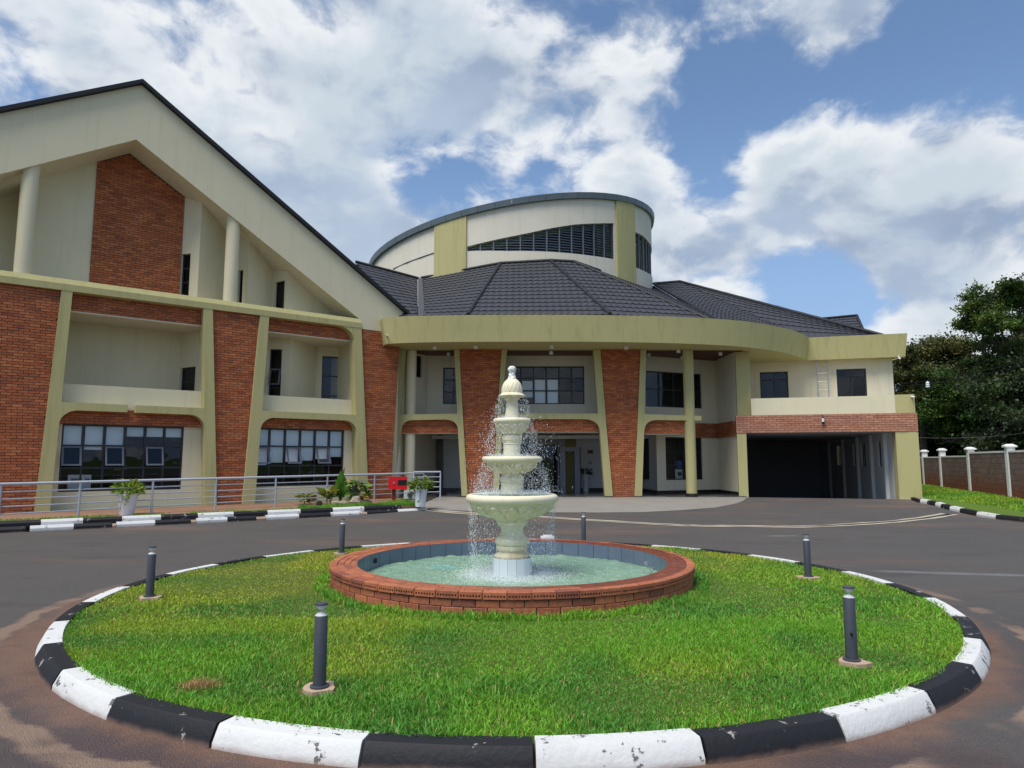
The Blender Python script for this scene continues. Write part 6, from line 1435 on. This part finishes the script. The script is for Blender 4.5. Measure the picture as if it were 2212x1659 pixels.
# boundary wall
t = empty('boundary_wall', wpts[0], 'long brown stained block boundary wall with white capped posts', 'wall')
stp = (sw[3]-sw[0])/3; plist = [sw[0]-stp*k for k in (4, 3, 2, 1)]+sw+[sw[3]+stp*k for k in (1, 2, 3)]
hh = 2.05; zt0 = 1.86
sgn = 1 if camside > 0 else -1
BLK = []
for i, s in enumerate(plist):
    c = WLp.w(s, 0); zt = hh+.02*(i % 2)
    mb = MB(); mb.rect(WLp, s-.13, s+.13, .1, zt, -.13, .13); po = mb.build('post', WHITEW, t)
    mb = MB(); vs = [WLp.w(s+a*.19, zt+.001, b*.19) for a, b in ((-1,-1),(1,-1),(1,1),(-1,1))]+[WLp.w(s+a*.19, zt+.05, b*.19) for a, b in ((-1,-1),(1,-1),(1,1),(-1,1))]+[WLp.w(s+a*.08, zt+.12, b*.08) for a, b in ((-1,-1),(1,-1),(1,1),(-1,1))]
    mb.mesh(vs, [(0,3,2,1),(8,9,10,11)]+[(k,(k+1) % 4,(k+1) % 4+4,k+4) for k in range(4)]+[(k+4,(k+1) % 4+4,(k+1) % 4+8,k+8) for k in range(4)]); mb.build('cap', WHITEW, po)
    if i < len(plist)-1:
        s0, s1 = s+.13, plist[i+1]-.13; zp = zt0-(.12 if i in (3, 4, 5) else 0)+(.02 if i > 5 else 0)
        if i <= 4: zp = 1.72
        mb = MB(); mb.rect(WLp, s0, s1, .05, zp, -.07, .07); pn = mb.build('wall_panel', MORTARL, t)
        mb = MB(); mb.rect(WLp, s0, s1, zp+.001, zp+.07, -.10, .10); mb.build('coping', WHITEW, t)
        z = .1; r = 0
        while z < zp-.05:
            x = s0-(.2 if r % 2 else 0)
            while x < s1:
                a, b = max(x, s0), min(x+.39, s1)
                if b-a > .04: BLK.append((pn, a, b, z, min(z+.19, zp)))
                x += .4
            z += .2; r += 1
BLK.sort(key=lambda q: (WLp.w((q[1]+q[2])/2, 1)-EYE).length if WLp.w((q[1]+q[2])/2, 1).y > 22 else 99)
mbr = MB()
for k, (pn, a, b, z0, z1) in enumerate(BLK):
    o_ = .07*sgn; f0, f1 = (o_, o_+.012*sgn)
    if k < 300:
        if 'blk' not in UB: UB['blk'] = unit_box(BLOCK)
        o = bpy.data.objects.new('block', UB['blk']); COL.objects.link(o); o.parent = pn; c = WLp.w((a+b)/2, (z0+z1)/2, (f0+f1)/2); o.location = c-origin(pn); o.rotation_euler = (0,0,WLp.ang); o.scale = (b-a, .012, z1-z0)
    else: mbr.rnd = random.random()+.001; mbr.rect(WLp, a, b, z0, z1, min(f0, f1), max(f0, f1))
mbr.build('block', BLOCK, t, kind='stuff')
for (x, y, lb) in ((2100, 1053, 'small sparse sapling in front of the second wall bay'), (2170, 1062, 'low brown weed on the lawn before the wall'), (1985, 1050, 'small reddish seedling at the far end of the wall')):
    q = hg(x, y); t = empty('sapling', (q.x, q.y, q.z+.08), lb, 'sapling'); mb = MB(); mb.tube([(q.x,q.y,q.z), (q.x+.02,q.y,q.z+.7)], [.012,.005], 5); mb.build('stem', BARK, t)
    n = 70; P = np.array([[q.x, q.y, q.z+.2]])+np.abs(rng.normal(0, 1, (n, 3)))*np.array([[.0,.0,.3]])+rng.normal(0, .13, (n, 3)); leaves_mesh('foliage', P, rng.normal(0, 1, (n, 3)), .10, tint_n(n, [(.14,.12,.03),(.10,.14,.03)]), t)
# trees
def tree(x, d, base, blobs, n, leaf, label, cols, trunk_r=.35, limbs=True, flat=.45):
    """blobs: (px x, px y, radius m, depth offset)"""
    c0 = dep(x, 994, d); root = Vector((c0.x, c0.y, base)); t = empty('tree', root, label, 'tree')
    mb = MB(); Ps, Ts, Ds = [], [], []
    cz = []
    for (bx, by, r, dd) in blobs: cz.append((dep(bx, by, d+dd), r))
    top = max(c.z for c, r in cz); mid = sum((c for c, r in cz), Vector())/len(cz)
    fork = root.lerp(Vector((mid.x, mid.y, mid.z)), .45); fork = Vector((root.x*.6+mid.x*.4, root.y*.6+mid.y*.4, base+(mid.z-base)*.55))
    pts = [root, root.lerp(fork, .5)+Vector((.2, 0, 0)), fork]; mb.tube(pts, [trunk_r, trunk_r*.8, trunk_r*.6], 10)
    for c, r in cz:
        m_ = fork.lerp(c, .55)+Vector((random.uniform(-.4,.4), random.uniform(-.4,.4), -.3)); mb.tube([fork, m_, c], [trunk_r*.4, trunk_r*.22, trunk_r*.08], 7)
        for k in range(3): e = c+Vector((random.uniform(-1,1)*r*.7, random.uniform(-1,1)*r*.7, random.uniform(-.1,.5)*r*flat)); mb.tube([m_, m_.lerp(e,.5)+Vector((0,0,.1)), e], [trunk_r*.15, trunk_r*.08, .02], 5)
    mb.build('trunk', BARK, t, smooth=True)
    tot = sum(r**2 for c, r in cz)
    for c, r in cz:
        m = int(n*r*r/tot); ncl = max(4, int(r*r*5)); cc = rng.normal(0, 1, (ncl, 3)); cc /= np.linalg.norm(cc, axis=1, keepdims=True); cc *= (rng.random((ncl, 1))**.4)*r; cc[:, 2] *= flat
        w_ = rng.integers(0, ncl, m); cr = .22*r*(.6+.8*rng.random(ncl))+.12
        P = cc[w_]+rng.normal(0, 1, (m, 3))*cr[w_][:, None]*np.array([[1, 1, .55]])*.62+np.array(c)
        shade = tint_n(ncl, cols, .7)[w_]*(.75+.5*rng.random((m, 1))); Ps.append(P); Ts.append(shade); Ds.append(rng.normal(0, 1, (m, 3))+np.array([[0, 0, .15]]))
    leaves_mesh('crown', np.concatenate(Ps), np.concatenate(Ds), leaf, np.concatenate(Ts), t, wid=.32, curl=.15)
gcol = [(.055,.10,.022),(.085,.14,.028),(.04,.075,.02),(.11,.16,.03)]; ocol = [(.13,.135,.04),(.085,.10,.03),(.16,.15,.05),(.05,.07,.02)]
tree(2195, 40, .2, [(2110,675,1.5,0),(2095,700,1.1,1),(2150,640,1.8,1),(2215,620,1.8,0),(2270,640,2.2,2),(2160,700,1.6,-1),(2230,700,2.0,1),(2290,720,2.2,0),(2140,740,1.3,2),(2185,765,1.6,0),(2250,790,2.0,-1),(2330,640,2.3,1),(2350,760,2.5,1),(2150,800,1.3,1)], 62000, .17, 'tall tree with layered dark green crown at the right edge', gcol, .26)
tree(1985, 50, .2, [(1960,775,1.9,0),(2005,765,2.0,1),(2045,755,2.1,0),(1945,810,1.7,0),(1990,815,2.2,-1),(2040,800,2.2,0),(2080,780,1.9,1),(1960,860,2.2,0),(2010,865,2.4,-1)], 42000, .20, 'broad olive green tree with spreading flat layers just right of the building', ocol, .3)
tree(2095, 46, .2, [(2110,810,1.7,0),(2070,840,1.9,0),(2125,860,2.0,-1),(2085,890,2.0,0),(2150,850,2.0,1),(2040,900,2.0,1),(2130,920,2.0,0)], 42000, .17, 'bright green bushy tree between the flat-topped tree and the tall tree', [(.075,.14,.022),(.05,.10,.02),(.04,.075,.02)], .3, flat=.7)
tree(2200, 36.5, .2, [(2180,870,2.1,0),(2230,850,2.2,0),(2200,920,2.2,-1),(2260,910,2.3,0),(2170,940,1.8,0),(2320,880,2.6,0)], 36000, .18, 'dense dark tree in front of the tall tree behind the wall', [(.035,.055,.022),(.045,.075,.022),(.05,.06,.025)], .3, flat=.8)
tree(1965, 56, .2, [(1950,900,2.4,0),(2000,920,2.6,0),(1945,950,2.2,0),(2050,940,2.6,0),(2100,960,2.4,0),(2150,960,2.4,0),(2210,970,2.4,0),(1900,930,2.4,0),(1860,950,2.2,0)], 46000, .22, 'dark undergrowth trees low behind the boundary wall', [(.03,.05,.02),(.022,.04,.018),(.04,.06,.022)], .3, flat=.8)
tree(2330, 52, .2, [(2300,800,3,0),(2380,760,3.4,0),(2350,880,3.4,0),(2240,830,3,0),(2280,930,3,0),(2180,900,3,0),(2120,930,3,0)], 40000, .22, 'dark green tree mass at the right edge behind the tall tree', gcol, .4, flat=.7)
mb = MB(); pts = []
for k in range(41):
    x = 22+k*2.4; pts.append((x, 66-k*.5, 0))
n = 45000; X = rng.uniform(16, 110, n); Y = 62+rng.normal(0, 2.5, n); Zq = .2+7.5*rng.random(n)*(.8+.3*vnoise(X, Y, .25, 31))
leaves_mesh('woodland', np.stack([X, Y, Zq], 1), rng.normal(0, 1, (n, 3)), .42, tint_n(n, [(.028,.045,.02),(.02,.034,.016),(.036,.055,.022)], .6), None, kind='stuff', label='dark woodland far behind the boundary wall', cat='woodland')
# power lines
def wire(p0, p1, sag, label, r=.014):
    a, b = Vector(p0), Vector(p1); mb = MB(); mb.tube([a.lerp(b, k/16)-Vector((0,0,sag*4*(k/16)*(1-k/16))) for k in range(17)], r, 5); thing(mb, 'power_line', BLACKP, label, 'cable')
wire(dep(1925,831,38), dep(2300,754,30), .25, 'upper overhead cable crossing the trees right of the building')
wire(dep(1925,835,38), dep(2300,762,30), .3, 'second overhead cable just under the upper one')
wire(dep(1984,930,27), dep(2300,984,26), .3, 'cable running down from the brick band towards the wall', .010)
wire(dep(1980,945,34), dep(2300,922,30), .2, 'low overhead cable above the boundary wall', .010)
wire(dep(2020,960,36), dep(2300,868,30), .2, 'thin cable rising to the right across the dark trees', .010)
p = dep(2003.5, 824, 36); t = empty('insulator', p, 'small white insulator hanging on the overhead cables', 'insulator'); mb = MB(); mb.lathe(tuple(p-Vector((0,0,.25))), [(.02,-.1),(.12,-.05),(.06,0),(.12,.05),(.06,.1),(.1,.15),(.03,.25)], 12); mb.build('porcelain', WHITEP, t, smooth=True)
